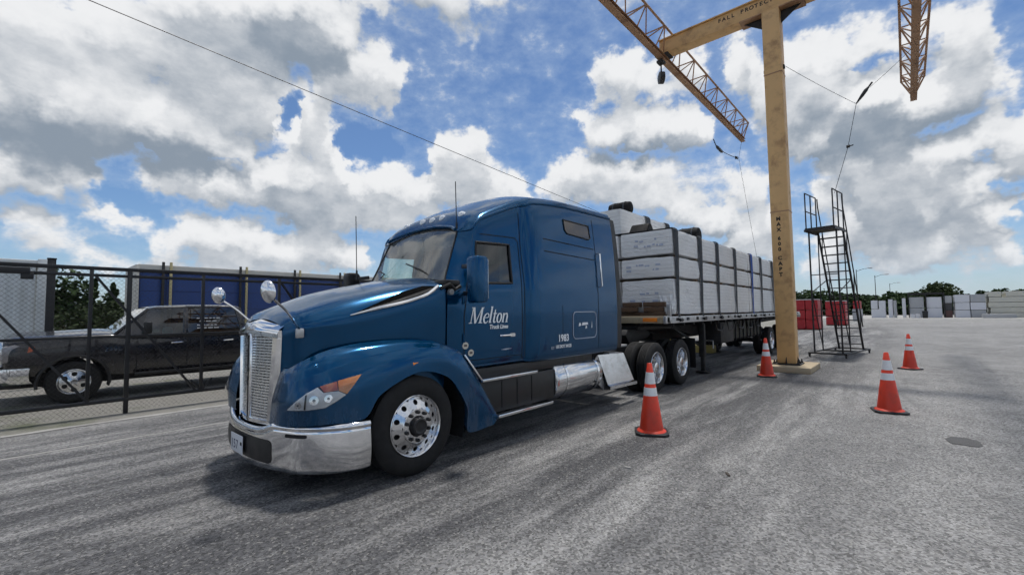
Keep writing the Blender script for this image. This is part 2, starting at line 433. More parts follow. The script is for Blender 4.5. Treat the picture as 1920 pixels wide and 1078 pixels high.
class MB:
    """collects verts and faces of several shapes of ONE part"""
    def __init__(self):
        self.v, self.f = [], []
    def add(self, v, f):
        k = len(self.v)
        self.v += [Vector(p) for p in v]
        self.f += [tuple(i + k for i in q) for q in f]
        return self
    def box(self, lo, hi, m=None):
        (a, b, c), (d, e, g) = lo, hi
        v = [(a, b, c), (d, b, c), (d, e, c), (a, e, c), (a, b, g), (d, b, g), (d, e, g), (a, e, g)]
        if m is not None:
            v = [m @ Vector(p) for p in v]
        return self.add(v, [(0, 3, 2, 1), (4, 5, 6, 7), (0, 1, 5, 4), (1, 2, 6, 5), (2, 3, 7, 6), (3, 0, 4, 7)])
    def bar(self, p, q, w, h=None, up=(0, 0, 1)):
        """rectangular bar from p to q"""
        p, q = Vector(p), Vector(q)
        h = h or w
        d = (q - p).normalized()
        u = Vector(up)
        if abs(d.dot(u)) > .98:
            u = Vector((1, 0, 0))
        s = d.cross(u).normalized()
        t = s.cross(d)
        v = []
        for e in (p, q):
            for a, b in ((-1, -1), (1, -1), (1, 1), (-1, 1)):
                v.append(e + s * (a * w / 2) + t * (b * h / 2))
        return self.add(v, [(3, 2, 1, 0), (4, 5, 6, 7), (0, 1, 5, 4), (1, 2, 6, 5), (2, 3, 7, 6), (3, 0, 4, 7)])
    def tube(self, pts, r, n=8, cap=True):
        pts = [Vector(p) for p in pts]
        rs = r if isinstance(r, (list, tuple)) else [r] * len(pts)
        k0 = len(self.v)
        prev = None
        for i, p in enumerate(pts):
            a = pts[max(0, i - 1)]
            b = pts[min(len(pts) - 1, i + 1)]
            d = (b - a).normalized()
            if prev is None:
                u = Vector((0, 0, 1)) if abs(d.z) < .95 else Vector((1, 0, 0))
                s = d.cross(u).normalized()
            else:
                s = (prev - d * prev.dot(d)).normalized()
            prev = s
            t = d.cross(s)
            for j in range(n):
                w = 2 * math.pi * j / n
                self.v.append(p + (s * math.cos(w) + t * math.sin(w)) * rs[i])
        for i in range(len(pts) - 1):
            for j in range(n):
                a, b = k0 + i * n + j, k0 + i * n + (j + 1) % n
                self.f.append((a, b, b + n, a + n))
        if cap:
            self.f.append(tuple(k0 + j for j in reversed(range(n))))
            e = k0 + (len(pts) - 1) * n
            self.f.append(tuple(e + j for j in range(n)))
        return self
    def lathe(self, prof, n=32, m=None, a0=0.0, a1=2 * math.pi):
        """profile (axial, radius) turned about the local Y axis"""
        k0 = len(self.v)
        full = abs(a1 - a0 - 2 * math.pi) < 1e-6
        cols = n if full else n + 1
        for (y, r) in prof:
            for j in range(cols):
                w = a0 + (a1 - a0) * j / n
                p = Vector((r * math.cos(w), y, r * math.sin(w)))
                self.v.append(m @ p if m is not None else p)
        for i in range(len(prof) - 1):
            for j in range(n):
                a = k0 + i * cols + j
                b = k0 + i * cols + ((j + 1) % cols if full else j + 1)
                self.f.append((a, b, b + cols, a + cols))
        return self
    def grid(self, rows, close=False, flip=False):
        """rows of equal length -> quads"""
        k0 = len(self.v)
        n = len(rows[0])
        for r in rows:
            self.v += [Vector(p) for p in r]
        for i in range(len(rows) - 1):
            for j in range(n if close else n - 1):
                a, b = k0 + i * n + j, k0 + i * n + (j + 1) % n
                q = (a, b, b + n, a + n)
                self.f.append(q[::-1] if flip else q)
        return self
    def prism(self, poly, axis, lo, hi):
        """polygon in the plane across axis ('x','y','z') pushed from lo to hi"""
        def P(a, b, c):
            return {'x': (c, a, b), 'y': (a, c, b), 'z': (a, b, c)}[axis]
        n = len(poly)
        v = [P(a, b, lo) for a, b in poly] + [P(a, b, hi) for a, b in poly]
        f = [tuple(range(n)), tuple(reversed(range(n, 2 * n)))]
        for i in range(n):
            j = (i + 1) % n
            f.append((i, i + n, j + n, j))
        return self.add(v, f)
    def mesh(self, name, smooth=False, angle=35, bevel=0.0, segs=2, bevel_angle=30, subdiv=0):
        me = mesh_from(name, self.v, self.f)
        bm = bmesh.new()
        bm.from_mesh(me)
        bmesh.ops.recalc_face_normals(bm, faces=bm.faces)
        if bevel:
            es = [e for e in bm.edges if len(e.link_faces) == 2 and e.calc_face_angle(0) > rad(bevel_angle)]
            bmesh.ops.bevel(bm, geom=es, offset=bevel, segments=segs, affect='EDGES', profile=.5, clamp_overlap=True)
        bm.to_mesh(me)
        bm.free()
        if smooth or bevel:
            me.polygons.foreach_set('use_smooth', [True] * len(me.polygons))
            me.set_sharp_from_angle(angle=rad(angle))
        return me
    def build(self, name, m, parent=None, loc=(0, 0, 0), rot=(0, 0, 0), kind=None, **kw):
        return obj(name, self.mesh(name, **kw), m, parent, loc, rot, kind)

def cr(p0, p1, p2, p3, t):
    """Catmull-Rom with damped tangents"""
    t2, t3 = t * t, t * t * t
    m1 = (p2 - p0) * .42
    m2 = (p3 - p1) * .42
    return p1 * (2 * t3 - 3 * t2 + 1) + m1 * (t3 - 2 * t2 + t) + p2 * (-2 * t3 + 3 * t2) + m2 * (t3 - t2)

def refine(pts, k):
    pts = [Vector(p) for p in pts]
    out = []
    n = len(pts)
    for i in range(n - 1):
        p0 = pts[i - 1] if i > 0 else pts[i] * 2 - pts[i + 1]
        p3 = pts[i + 2] if i + 2 < n else pts[i + 1] * 2 - pts[i]
        for j in range(k):
            out.append(cr(p0, pts[i], pts[i + 1], p3, j / k))
    out.append(pts[-1])
    return out

def loft(stations, ku=6, kv=4):
    """control rows -> dense rows"""
    rows = [refine(s, kv) for s in stations]
    cols = list(zip(*rows))
    cols = [refine(c, ku) for c in cols]
    return [list(r) for r in zip(*cols)]

def mirror(pts):
    return [Vector((p[0], -p[1], p[2])) for p in pts]

def bvh_of(mb):
    tris = []
    return BVHTree.FromPolygons([tuple(v) for v in mb.v], mb.f)

def patch(poly, bvh, to3, direction, off, res=.03):
    """2D outline -> fine triangles dropped on a surface along direction, lifted by off"""
    bm = bmesh.new()
    vs = [bm.verts.new((a, b, 0)) for a, b in poly]
    bm.faces.new(vs)
    bmesh.ops.triangulate(bm, faces=bm.faces[:])
    for _ in range(6):
        es = [e for e in bm.edges if e.calc_length() > res]
        if not es:
            break
        bmesh.ops.subdivide_edges(bm, edges=es, cuts=1)
        bmesh.ops.triangulate(bm, faces=bm.faces[:])
    d = Vector(direction).normalized()
    V, F = [], []
    for v in bm.verts:
        o = Vector(to3(v.co.x, v.co.y))
        h = bvh.ray_cast(o - d * 1.5, d)
        if h[0] is not None:
            nn = h[1] if h[1].dot(d) < 0 else -h[1]
            V.append(h[0] + nn * off)
        else:
            h = bvh.find_nearest(o)
            nn = h[1] if h[1].dot(d) < 0 else -h[1]
            V.append(h[0] + nn * off)
    bm.verts.index_update()
    for f in bm.faces:
        F.append(tuple(v.index for v in f.verts))
    bm.free()
    return V, F

def text_mesh(s, size, extrude=.0015, align='LEFT', shear=0.0, spacing=1.0, bold=0.0):
    cu = bpy.data.curves.new('lettering', 'FONT')
    cu.body = s
    cu.size = size
    cu.extrude = extrude
    cu.offset = bold
    cu.align_x = align
    cu.shear = shear
    cu.space_character = spacing
    cu.resolution_u = 3
    o = bpy.data.objects.new('lettering_tmp', cu)
    COL.objects.link(o)
    dg = bpy.context.evaluated_depsgraph_get()
    me = bpy.data.meshes.new_from_object(o.evaluated_get(dg))
    bpy.data.objects.remove(o, do_unlink=True)
    bpy.data.curves.remove(cu)
    return me

def copy_tree(o, parent=None, loc=None):
    c = o.copy()
    COL.objects.link(c)
    if parent is not None:
        c.parent = parent
    if loc is not None:
        c.location = loc
    for ch in list(o.children):
        copy_tree(ch, c)
    return c

# ------------------------------------------------------------------ ground
def ground_material():
    m = bpy.data.materials.new('worn_dusty_asphalt')
    m.use_nodes = True
    nt = m.node_tree
    b = nt.nodes['Principled BSDF']
    geo = nt.nodes.new('ShaderNodeNewGeometry')
    P = geo.outputs['Position']
    sp = nt.nodes.new('ShaderNodeSeparateXYZ')
    nt.links.new(P, sp.inputs[0])
    X, Y = sp.outputs[0], sp.outputs[1]
    # wheel tracks and dust smears drawn out along the lane (the X axis)
    sx = _vmth(nt, 'MULTIPLY', P, (.10, 1.0, 1.0))
    s1 = _noise(nt, sx, 1.1, 5, .6, .35)
    sx2 = _vmth(nt, 'MULTIPLY', P, (.16, 1.0, 1.0))
    s2 = _noise(nt, sx2, 4.2, 5, .65, .3)
    big = _noise(nt, P, .16, 5, .6)
    mid = _noise(nt, P, 1.7, 6, .65)
    grain = _noise(nt, P, 95.0, 3, .8)
    vor = nt.nodes.new('ShaderNodeTexVoronoi')
    vor.inputs['Scale'].default_value = 62.0
    nt.links.new(P, vor.inputs['Vector'])
    # lane strips: dark rubbered tracks where trucks roll, paler dust between
    lane = _range(nt, Y, -5.6, -2.2, 0.12, 1.0)
    fade = _range(nt, Y, 3.4, 4.6, 1.0, .25)
    lane = _mth(nt, 'MULTIPLY', lane, fade)
    far_f = _range(nt, X, 25.0, 75.0, 1.0, 0.15)
    dust_sheen = _mth(nt, 'ADD', _mth(nt, 'MULTIPLY', s1, .62), _mth(nt, 'MULTIPLY', s2, .38))
    dust_lane = _range(nt, dust_sheen, .43, .64, .04, .92)
    dust_open = _range(nt, _mth(nt, 'ADD', _mth(nt, 'MULTIPLY', mid, .5), _mth(nt, 'MULTIPLY', big, .5)),   .36, .62, .52, 1.0)
    dmix = nt.nodes.new('ShaderNodeMix')
    nt.links.new(_mth(nt, 'MULTIPLY', lane, far_f), dmix.inputs[0])
    nt.links.new(dust_open, dmix.inputs[2])
    nt.links.new(dust_lane, dmix.inputs[3])
    base = _mixc(nt, dmix.outputs[0], (.062, .063, .068), (.265, .264, .262))
    # paler far yard
    base = _mixc(nt, _range(nt, X, 30, 90, 0, .55), base, (.27, .268, .26))
    # aggregate speckle
    sepc = nt.nodes.new('ShaderNodeSeparateColor')
    nt.links.new(vor.outputs['Color'], sepc.inputs[0])
    spk = _range(nt, sepc.outputs[0], 0, 1, .22, 1.78, False)
    mul = nt.nodes.new('ShaderNodeVectorMath')
    mul.operation = 'SCALE'
    nt.links.new(base, mul.inputs[0])
    nt.links.new(spk, mul.inputs['Scale'])
    base2 = _mixc(nt, .66, base, mul.outputs[0])
    stones = _range(nt, sepc.outputs[1], .90, .96, 0, .35)
    base2 = _mixc(nt, stones, base2, (.40, .39, .37))
    # hairline cracks, tarred here and there
    vc = nt.nodes.new('ShaderNodeTexVoronoi')
    vc.feature = 'DISTANCE_TO_EDGE'
    vc.inputs['Scale'].default_value = .42
    wob = _vmth(nt, 'ADD', P, _vmth(nt, 'SCALE', _vmth(nt, 'SUBTRACT', _noise(nt, P, 1.6, 5, .65, out=1), (.5, .5, .5)), scale=1.3))
    nt.links.new(wob, vc.inputs['Vector'])
    crk = _mth(nt, 'MULTIPLY', _range(nt, vc.outputs['Distance'], .002, .009, 1, 0), _range(nt, big, .50, .60, 0, .35))
    base2 = _mixc(nt, crk, base2, (.045, .045, .048))
    # rubber skid tracks left by turning trucks
    lv = nt.nodes.new('ShaderNodeVectorMath')
    lv.operation = 'DISTANCE'
    nt.links.new(P, lv.inputs[0])
    lv.inputs[1].default_value = (14.0, -38.0, 0)
    tk = _mth(nt, 'PINGPONG', lv.outputs['Value'], 1.05)
    tkm = _mth(nt, 'MULTIPLY', _range(nt, tk, .10, .0, 0, 1), _range(nt, _noise(nt, P, .35, 3, .5), .50, .62, 0, .30))
    base2 = _mixc(nt, tkm, base2, (.06, .06, .064))
    # oil drips and dark stains
    st = _noise(nt, P, 2.6, 4, .55, .5)
    base2 = _mixc(nt, _range(nt, st, .66, .80, 0, .5), base2, (.055, .055, .06))
    nt.links.new(base2, b.inputs['Base Color'])
    nt.links.new(_range(nt, grain, .3, .7, .72, .95, False), b.inputs['Roughness'])
    b.inputs['Specular IOR Level'].default_value = .25
    bn = nt.nodes.new('ShaderNodeBump')
    bn.inputs['Strength'].default_value = .55
    bn.inputs['Distance'].default_value = .008
    h = _mth(nt, 'ADD', _mth(nt, 'MULTIPLY', sepc.outputs[0], .6), grain)
    nt.links.new(h, bn.inputs['Height'])
    nt.links.new(bn.outputs[0], b.inputs['Normal'])
    return m

def ground_sheet(name, x0, x1, y0, y1, z, m, nx=1, ny=1):
    rows = []
    for i in range(nx + 1):
        rows.append([(x0 + (x1 - x0) * i / nx, y0 + (y1 - y0) * j / ny, z) for j in range(ny + 1)])
    mb = MB().grid(rows)
    o = mb.build(name, m)
    o['kind'] = 'structure'
    return o
ground_sheet('ground', -900, 1500, -1200, 1200, 0.0, ground_material(), 24, 24)

def gravel_material():
    m = bpy.data.materials.new('pale_gravel')
    m.use_nodes = True
    nt = m.node_tree
    b = nt.nodes['Principled BSDF']
    geo = nt.nodes.new('ShaderNodeNewGeometry')
    P = geo.outputs['Position']
    n1 = _noise(nt, P, .5, 5, .6)
    n2 = _noise(nt, P, 40, 4, .75)
    c = _mixc(nt, n2, (.13, .125, .115), (.36, .35, .32))
    c = _mixc(nt, _range(nt, n1, .52, .66, 0, .8), c, (.10, .115, .06))
    nt.links.new(c, b.inputs['Base Color'])
    b.inputs['Roughness'].default_value = .95
    bn = nt.nodes.new('ShaderNodeBump')
    bn.inputs['Distance'].default_value = .03
    nt.links.new(n2, bn.inputs['Height'])
    nt.links.new(bn.outputs[0], b.inputs['Normal'])
    return m
GRAVEL = gravel_material()
ground_sheet('gravel_ground', -60, 200, 4.55, 90, .004, GRAVEL)
# concrete sill along the fence and the pale seam of the next paving strip
SEAMC = mat('pale_dusty_concrete', (.33, .325, .31), .9, 0, .25, 3.0, bump=.2, bscale=40, dirt=(.15, .15, .15), dirt_amt=.7, dirt_scale=1.6)
def ragged_strip(name, y, w, x0, x1, z, m, seed):
    r = random.Random(seed)
    a, b = [], []
    x = x0
    while x <= x1:
        a.append((x, y - w * (.35 + .3 * r.random()), z))
        b.append((x, y + w * (.35 + .3 * r.random()), z))
        x += .22
    o = MB().grid([a, b]).build(name, m)
    o['kind'] = 'structure'
ragged_strip('pavement_seam', 3.0, .045, -9, 30, .0045, SEAMC, 3)
ragged_strip('pavement_seam', 4.52, .13, -9, 30, .008, SEAMC, 5)
# pale hard standing at the far end of the yard
ground_sheet('concrete_pavement', 84, 170, -120, 60, .006, mat('pale_yard_concrete', (.36, .355, .34), .9, 0, .12, .2, dirt=(.22, .22, .21), dirt_amt=.5, dirt_scale=.06))

# ------------------------------------------------------------------ wheels
def holed_disc(mb, r0, r1, y0, y1, n=10, rh=.232, hr=.027, flip=1, depth=.03):
    """annulus with n round hand holes; y runs from y0 at r0 to y1 at r1"""
    K = 20
    for s in range(n):
        c = 2 * math.pi * (s + .5) / n
        half = math.pi / n
        ring_h, ring_b = [], []
        for k in range(K):
            w = 2 * math.pi * (k + .5) / K + math.pi / K
            # direction in (arc, radius) space
            dx, dy = math.cos(w), math.sin(w)
            hx, hy = hr * dx, hr * dy
            bx_lim = half * rh
            tx = bx_lim / abs(dx) if abs(dx) > 1e-6 else 1e9
            ty = ((r1 - rh) if dy > 0 else (rh - r0)) / abs(dy) if abs(dy) > 1e-6 else 1e9
            t = min(tx, ty)
            for (px, py, lst) in ((hx, hy, ring_h), (dx * t, dy * t, ring_b)):
                r = rh + py
                a = c + px / rh
                y = y0 + (y1 - y0) * (r - r0) / (r1 - r0)
                lst.append(Vector((r * math.cos(a), y, r * math.sin(a))))
        inner = [p + Vector((0, depth, 0)) for p in ring_h]
        mb.grid([ring_b, ring_h, inner], close=True)

def wheel(parent, x, y, z, near=True, drive=False, R=.5, w=.28, detail=True):
    """a wheel whose outer face lies at y, turned towards -Y when near"""
    root = node('wheel', parent, (x, y, z), (0, 0, 0 if near else math.pi))
    s = R / .5
    tread = [(.035, .485), (.05, .5)]
    yy = .05
    for g in range(4):
        yy += (w - .1) / 5
        tread += [(yy - .006, .5), (yy - .005, .486), (yy + .005, .486), (yy + .006, .5)]
    prof = [(.05, .295), (.03, .305), (.012, .33), (0, .385), (.006, .42), (.012, .45)] + tread + \
           [(w - .05, .5), (w - .035, .485), (w - .012, .45), (w, .385), (w - .012, .33), (w - .05, .295)]
    key = f'tyre_{w}_{R}'
    me = bpy.data.meshes.get(key)
    if me is None:
        mb = MB().lathe([(a, r * s) for a, r in prof], 56)
        me = mb.mesh(key, smooth=True, angle=40)
    obj('tyre', me, RUBBER, root)
    key = f'rim_{drive}_{R}'
    me = bpy.data.meshes.get(key)
    if me is None:
        mb = MB()
        if drive:
            mb.lathe([(.06, .29), (.022, .305), (.018, .312), (.014, .305), (.02, .295), (.05, .28), (.13, .272), (.15, .268)], 48)
            holed_disc(mb, .165, .268, .175, .15, 10, .225, .025)
            mb.lathe([(.175, .165), (.172, .12), (.08, .115), (.03, .105), (.02, .08), (.02, .001)], 32)
        else:
            mb.lathe([(.06, .29), (.022, .306), (.016, .312), (.010, .306), (.018, .295), (.045, .283), (.058, .276)], 48)
            holed_disc(mb, .175, .276, .004, .058, 10, .235, .026)
            mb.lathe([(.004, .175), (-.002, .168), (-.004, .105), (.004, .10)], 40)
        mb.v = [Vector((v.x * s, v.y, v.z * s)) for v in mb.v]
        me = mb.mesh(key, smooth=True, angle=32)
    obj('rim', me, ALU, root)
    if drive:
        hub = bpy.data.meshes.get('hub_back')
        if hub is None:
            hub = MB().lathe([(.19, .275), (.2, .001)], 24).mesh('hub_back')
        obj('brake_drum', hub, DARK, root)
        return root
    back = bpy.data.meshes.get('wheel_back') or MB().lathe([(.085, .285), (.09, .001)], 24).mesh('wheel_back')
    obj('brake_drum', back, DARK, root)
    cap = bpy.data.meshes.get('hub_cap') or MB().lathe([(.004, .10), (-.03, .092), (-.05, .085), (-.056, .07), (-.05, .062), (-.046, .04), (-.05, .001)], 28).mesh('hub_cap', smooth=True, angle=30)
    obj('hub_cap', cap, BLACKP, root)
    nut = bpy.data.meshes.get('lug_nut') or MB().lathe([(0, .019), (-.022, .019), (-.034, .012), (-.036, .001)], 6).mesh('lug_nut')
    if detail:
        for k in range(10):
            a = 2 * math.pi * (k + .5) / 10
            obj('lug_nut', nut, DARK, root, (.142 * math.cos(a), -.002, .142 * math.sin(a)))
    return root

# ------------------------------------------------------------------ blue tractor
truck = thing('semi_truck', 'blue conventional sleeper tractor with chrome grille and bumper, white lettering on its door', 'truck')

# --- cab and sleeper shell
ST = [
    [(.522, -.98, .98), (.522, -1.05, 1.02), (.522, -1.065, 1.5), (.522, -1.07, 1.84), (.66, -.86, 2.03), (.93, -.765, 2.62), (.955, -.75, 2.69), (.985, -.64, 2.735), (1.02, -.34, 2.785), (1.03, 0, 2.80)],
    [(.72, -1.0, .98), (.72, -1.085, 1.02), (.72, -1.105, 1.5), (.72, -1.105, 1.84), (.80, -1.065, 2.015), (.985, -.985, 2.545), (1.01, -.955, 2.70), (1.08, -.82, 2.87), (1.16, -.44, 2.98), (1.2, 0, 3.02)],
    [(.96, -1.0, .98), (.96, -1.095, 1.02), (.96, -1.12, 1.5), (.96, -1.12, 1.84), (.96, -1.105, 2.01), (1.03, -1.025, 2.53), (1.14, -.985, 2.84), (1.25, -.84, 2.99), (1.36, -.45, 3.10), (1.4, 0, 3.13)],
    [(1.6, -1.0, .98), (1.6, -1.10, 1.02), (1.6, -1.125, 1.5), (1.6, -1.125, 1.84), (1.6, -1.115, 2.03), (1.62, -1.045, 2.55), (1.66, -1.0, 3.06), (1.69, -.85, 3.18), (1.72, -.45, 3.27), (1.73, 0, 3.29)],
    [(1.84, -1.0, .98), (1.84, -1.10, 1.02), (1.84, -1.125, 1.5), (1.84, -1.125, 1.84), (1.84, -1.12, 2.03), (1.85, -1.06, 2.55), (1.88, -1.01, 3.14), (1.9, -.86, 3.26), (1.92, -.45, 3.34), (1.92, 0, 3.36)],
    [(1.93, -1.02, .97), (1.93, -1.15, 1.01), (1.93, -1.175, 1.5), (1.93, -1.175, 1.84), (1.93, -1.17, 2.03), (1.94, -1.12, 2.55), (1.98, -1.035, 3.16), (2.0, -.87, 3.29), (2.02, -.45, 3.37), (2.02, 0, 3.39)],
    [(2.15, -1.03, .96), (2.15, -1.175, 1.0), (2.15, -1.20, 1.5), (2.15, -1.20, 1.84), (2.15, -1.195, 2.03), (2.15, -1.15, 2.6), (2.18, -1.05, 3.22), (2.2, -.88, 3.34), (2.2, -.45, 3.42), (2.2, 0, 3.44)],
    [(2.9, -1.03, .96), (2.9, -1.18, 1.0), (2.9, -1.205, 1.5), (2.9, -1.205, 1.84), (2.9, -1.20, 2.03), (2.9, -1.16, 2.6), (2.9, -1.07, 3.28), (2.9, -.90, 3.40), (2.9, -.45, 3.47), (2.9, 0, 3.49)],
    [(4.27, -1.03, .96), (4.27, -1.18, 1.0), (4.27, -1.205, 1.5), (4.27, -1.205, 1.84), (4.27, -1.20, 2.03), (4.27, -1.17, 2.6), (4.27, -1.09, 3.30), (4.27, -.93, 3.41), (4.27, -.45, 3.46), (4.27, 0, 3.47)],
]
full = [s + [(p[0], -p[1], p[2]) for p in reversed(s[:-1])] for s in ST]
KU, KV = 6, 5
rows = loft(full, KU, KV)
body = MB()
NC = len(rows[0])
body.v = [Vector(p) for r in rows for p in r]
for i in range(len(rows) - 1):
    for j in range(NC - 1):
        in_row = 2 * KU <= i < 3 * KU
        if in_row and (4 * KV <= j < 5 * KV or 13 * KV <= j < 14 * KV):
            continue                                  # side window openings
        a = i * NC + j
        body.f.append((a, a + 1, a + 1 + NC, a + NC))
k = len(body.v)
last = [(len(rows) - 1) * NC + j for j in range(NC)]
body.f.append(tuple(last))                            # rear wall of the sleeper
body_bvh = bvh_of(body)
cab = body.build('cab_body', BLUE, truck, smooth=True, angle=38)
# cab floor and firewall
MB().box((.55, -1.0, .93), (4.13, 1.0, .985)).build('cab_floor', DARK, truck)
MB().box((.56, -1.04, .985), (.60, 1.04, 2.0)).build('firewall', DARK, truck)

def side_pt(x, z, off=.0, near=True):
    h = body_bvh.ray_cast(Vector((x, -4, z)), Vector((0, 1, 0)))
    y = h[0].y if h[0] is not None else -1.12
    return Vector((x, (y - off) if near else -(y - off), z))

# --- side windows with rubber frames
for sgn in (1, -1):
    c0, c1 = 4 * KV, 5 * KV
    ring = [rows[i][c0] for i in range(2 * KU, 3 * KU + 1)] + [rows[3 * KU][j] for j in range(c0 + 1, c1 + 1)] + \
           [rows[i][c1] for i in range(3 * KU - 1, 2 * KU - 1, -1)] + [rows[2 * KU][j] for j in range(c1 - 1, c0, -1)]
    ring = [Vector((p.x, p.y * sgn, p.z)) for p in ring]
    MB().tube(ring + [ring[0]], .017, 6).build('window_frame', BLACKP, cab, smooth=True)
    gr = [[Vector((rows[i][j].x, (rows[i][j].y + .012) * sgn, rows[i][j].z)) for j in range(c0, c1 + 1)] for i in range(2 * KU, 3 * KU + 1)]
    MB().grid(gr).build('side_window', DGLASS if sgn > 0 else GLASS, truck, smooth=True)
# --- windshield
side = [rows[0][j] for j in range(4 * KV, 6 * KV + 1)]
wr = []
for q, p in enumerate(side):
    t = q / (len(side) - 1)
    row = []
    for jj in range(13):
        u = -1 + 2 * jj / 12
        topz = (1 - u * u)
        xb = .66 - .05 * topz
        x = p.x + (-.05 * (1 - t) + (.07) * t) * topz
        z = p.z + (.07 * (1 - t) + .105 * t) * topz
        row.append(Vector((x, p.y * -u, z)))
    wr.append(row)
MB().grid(wr).build('windshield', GLASS, truck, smooth=True)
edge = wr[0] + [r[-1] for r in wr[1:]] + wr[-1][::-1][1:] + [r[0] for r in wr[::-1][1:]]
MB().tube([p + Vector((-.004, 0, 0)) for p in edge], .011, 6).build('windshield_seal', BLACKP, truck, smooth=True)
for sgn in (-1, 1):                                      # wipers
    a = wr[1][3 if sgn < 0 else 9]
    b = wr[2][6 if sgn < 0 else 11]
    MB().tube([a + Vector((-.03, .1 * sgn, -.03)), a + Vector((-.03, 0, .02)), b + Vector((-.03, 0, -.02))], .009, 6).build('wiper', BLACKP, truck)
# brow trim over the glass, marker lamps
brow = [p + Vector((-.03, 0, .02)) for p in refine([ST[0][6], ST[0][7], ST[0][8], ST[0][9]], 6)]
brow = brow + [Vector((p.x, -p.y, p.z)) for p in reversed(brow[:-1])]
MB().tube(brow, .022, 8).build('roof_brow', BLUE, truck, smooth=True)
AMBER = mat('amber_lens', (.95, .26, .025), .2, 0, .12, 20, coat=.6)
LAMPW = mat('clear_lamp_lens', (.82, .84, .86), .12, .2, .06, 20, coat=.8)
for yy in (-.62, -.22, 0.0, .22, .62):
    h = body_bvh.ray_cast(Vector((1.16, yy, 5)), Vector((0, 0, -1)))[0]
    MB().lathe([(-.03, .001), (-.026, .03), (0, .055), (.02, .06)], 16, Matrix.Rotation(rad(-90), 4, 'X') @ Matrix.Scale(1.0, 4)).build('marker_lamp', LAMPW, truck, (h.x, h.y, h.z), (0, rad(-35), 0), smooth=True)

# raised lip of the roof fairing sweeping over the doors
for sgn in (1, -1):
    lip_ = []
    for i_ in range(0, len(rows), 2):
        p = rows[i_][6 * KV]
        lip_.append(Vector((p.x, (p.y - .002) * sgn, p.z - .004)))
    MB().tube(lip_, [.010 + .012 * min(1, i_ / 5) for i_ in range(len(lip_))], 8).build('roof_fairing_lip', BLUE, truck, smooth=True)

# --- cab interior: seats, dash, wheel, curtain
SEATM = mat('grey_seat_cloth', (.10, .10, .105), .9, 0, .2, 12, bump=.2, bscale=60)
CURT = mat('grey_green_curtain', (.62, .63, .56), .9, 0, .12, 8, bump=.15, bscale=40)
DASH = mat('dash_plastic', (.045, .045, .047), .6, 0, .2, 12, bump=.1)
inter = node('interior', truck)
MB().prism([(.62, 1.6), (.62, 2.03), (.80, 2.05), (1.02, 1.92), (1.04, 1.6)], 'y', -.98, .98).build('dashboard', DASH, inter, bevel=.03)
for yy in (-.52, .52):
    MB().prism([(1.25, 1.35), (1.25, 1.55), (1.68, 1.52), (1.78, 2.35), (1.90, 2.35), (1.86, 1.35)], 'y', yy - .24, yy + .24).build('seat', SEATM, inter, bevel=.05)
MB().lathe([(0, .225), (.016, .21), (0, .195), (-.016, .21), (0, .225)], 28).build('steering_wheel', BLACKP, inter, (1.08, -.52, 1.98), (rad(90), rad(0), rad(90)), smooth=True)
fold = []
for z in (1.1, 2.0, 2.95):
    fold.append([(2.02 + .035 * math.sin(yy * 21) + .02 * math.sin(yy * 47), yy, z) for yy in [-1.08 + .0216 * i for i in range(101)]])
MB().grid(fold).build('curtain', CURT, inter, smooth=True)
fold = [[(1.05 + .9 * i / 40 , -.93 + .03 * math.sin(i * 1.3), z) for i in range(22, 41)] for z in (1.5, 2.2, 2.6)]
MB().grid(fold).build('curtain', CURT, inter, smooth=True)
MB().prism([(.99, 2.50), (1.02, 2.50), (1.10, 2.72), (1.07, 2.72)], 'y', -.66, .66).build('sun_visor', SEATM, inter, bevel=.008)

# --- panel seams, sleeper window, hatch outline, lettering
def seam(pts, w=.012, m=SEAM, name='panel_seam', off=.003):
    a, b = [], []
    P = [Vector(p) for p in pts]
    Q = []
    for i in range(len(P) - 1):
        n = max(2, int((P[i + 1] - P[i]).length / .06))
        for k_ in range(n):
            Q.append(P[i].lerp(P[i + 1], k_ / n))
    Q.append(P[-1])
    for i, p in enumerate(Q):
        d = (Q[min(i + 1, len(Q) - 1)] - Q[max(i - 1, 0)]).normalized()
        s = Vector((-d.z, 0, d.x)) * (w / 2)
        a.append(side_pt(p.x + s.x, p.z + s.z, off))
        b.append(side_pt(p.x - s.x, p.z - s.z, off))
    return MB().grid([a, b]).build(name, m, truck)
def seam2(pts, **kw):
    return seam([(x, 0, z) for x, z in pts], **kw)
seam2([(.75, 1.03), (.745, 1.6), (.80, 1.95), (.86, 2.1)])
seam2([(1.79, 1.03), (1.79, 2.0), (1.80, 2.6), (1.74, 2.66), (1.1, 2.64)])
seam2([(.75, 1.08), (1.79, 1.08)], w=.008)
seam2([(3.64, 1.05), (3.64, 3.18)], w=.010)
seam2([(2.62, 1.05), (2.62, 1.75)], w=.006)
# sleeper window
wp = [(2.80, 3.06), (3.50, 3.05), (3.52, 2.85), (3.46, 2.82), (2.86, 2.85), (2.81, 2.90)]
V, F = patch(wp, body_bvh, lambda a, b: (a, -2.2, b), (0, 1, 0), .004, .1)
BRN = mat('brown_tinted_pane', (.045, .030, .022), .08, 0, .15, 3, coat=.5)
MB().add(V, F).build('sleeper_window', BRN, truck, smooth=True)
MB().tube([side_pt(x, z, .006) for x, z in wp + wp[:1]], .012, 6).build('sleeper_window_frame', BLACKP, truck)
# dark strips painting the shade of body swages on the sleeper side
for z, x0, x1 in ((2.70, 2.25, 3.60), (2.52, 2.25, 3.60)):
    seam2([(x0, z), (x1, z - .03)], w=.014, m=SEAM, name='swage_shade')
# vertical grab rail behind the hatch seam
MB().tube([side_pt(3.70, 2.05, .0), side_pt(3.70, 2.06, .05), side_pt(3.70, 2.60, .05), side_pt(3.70, 2.61, .0)], .014, 8).build('grab_rail', CHROME, truck, smooth=True)
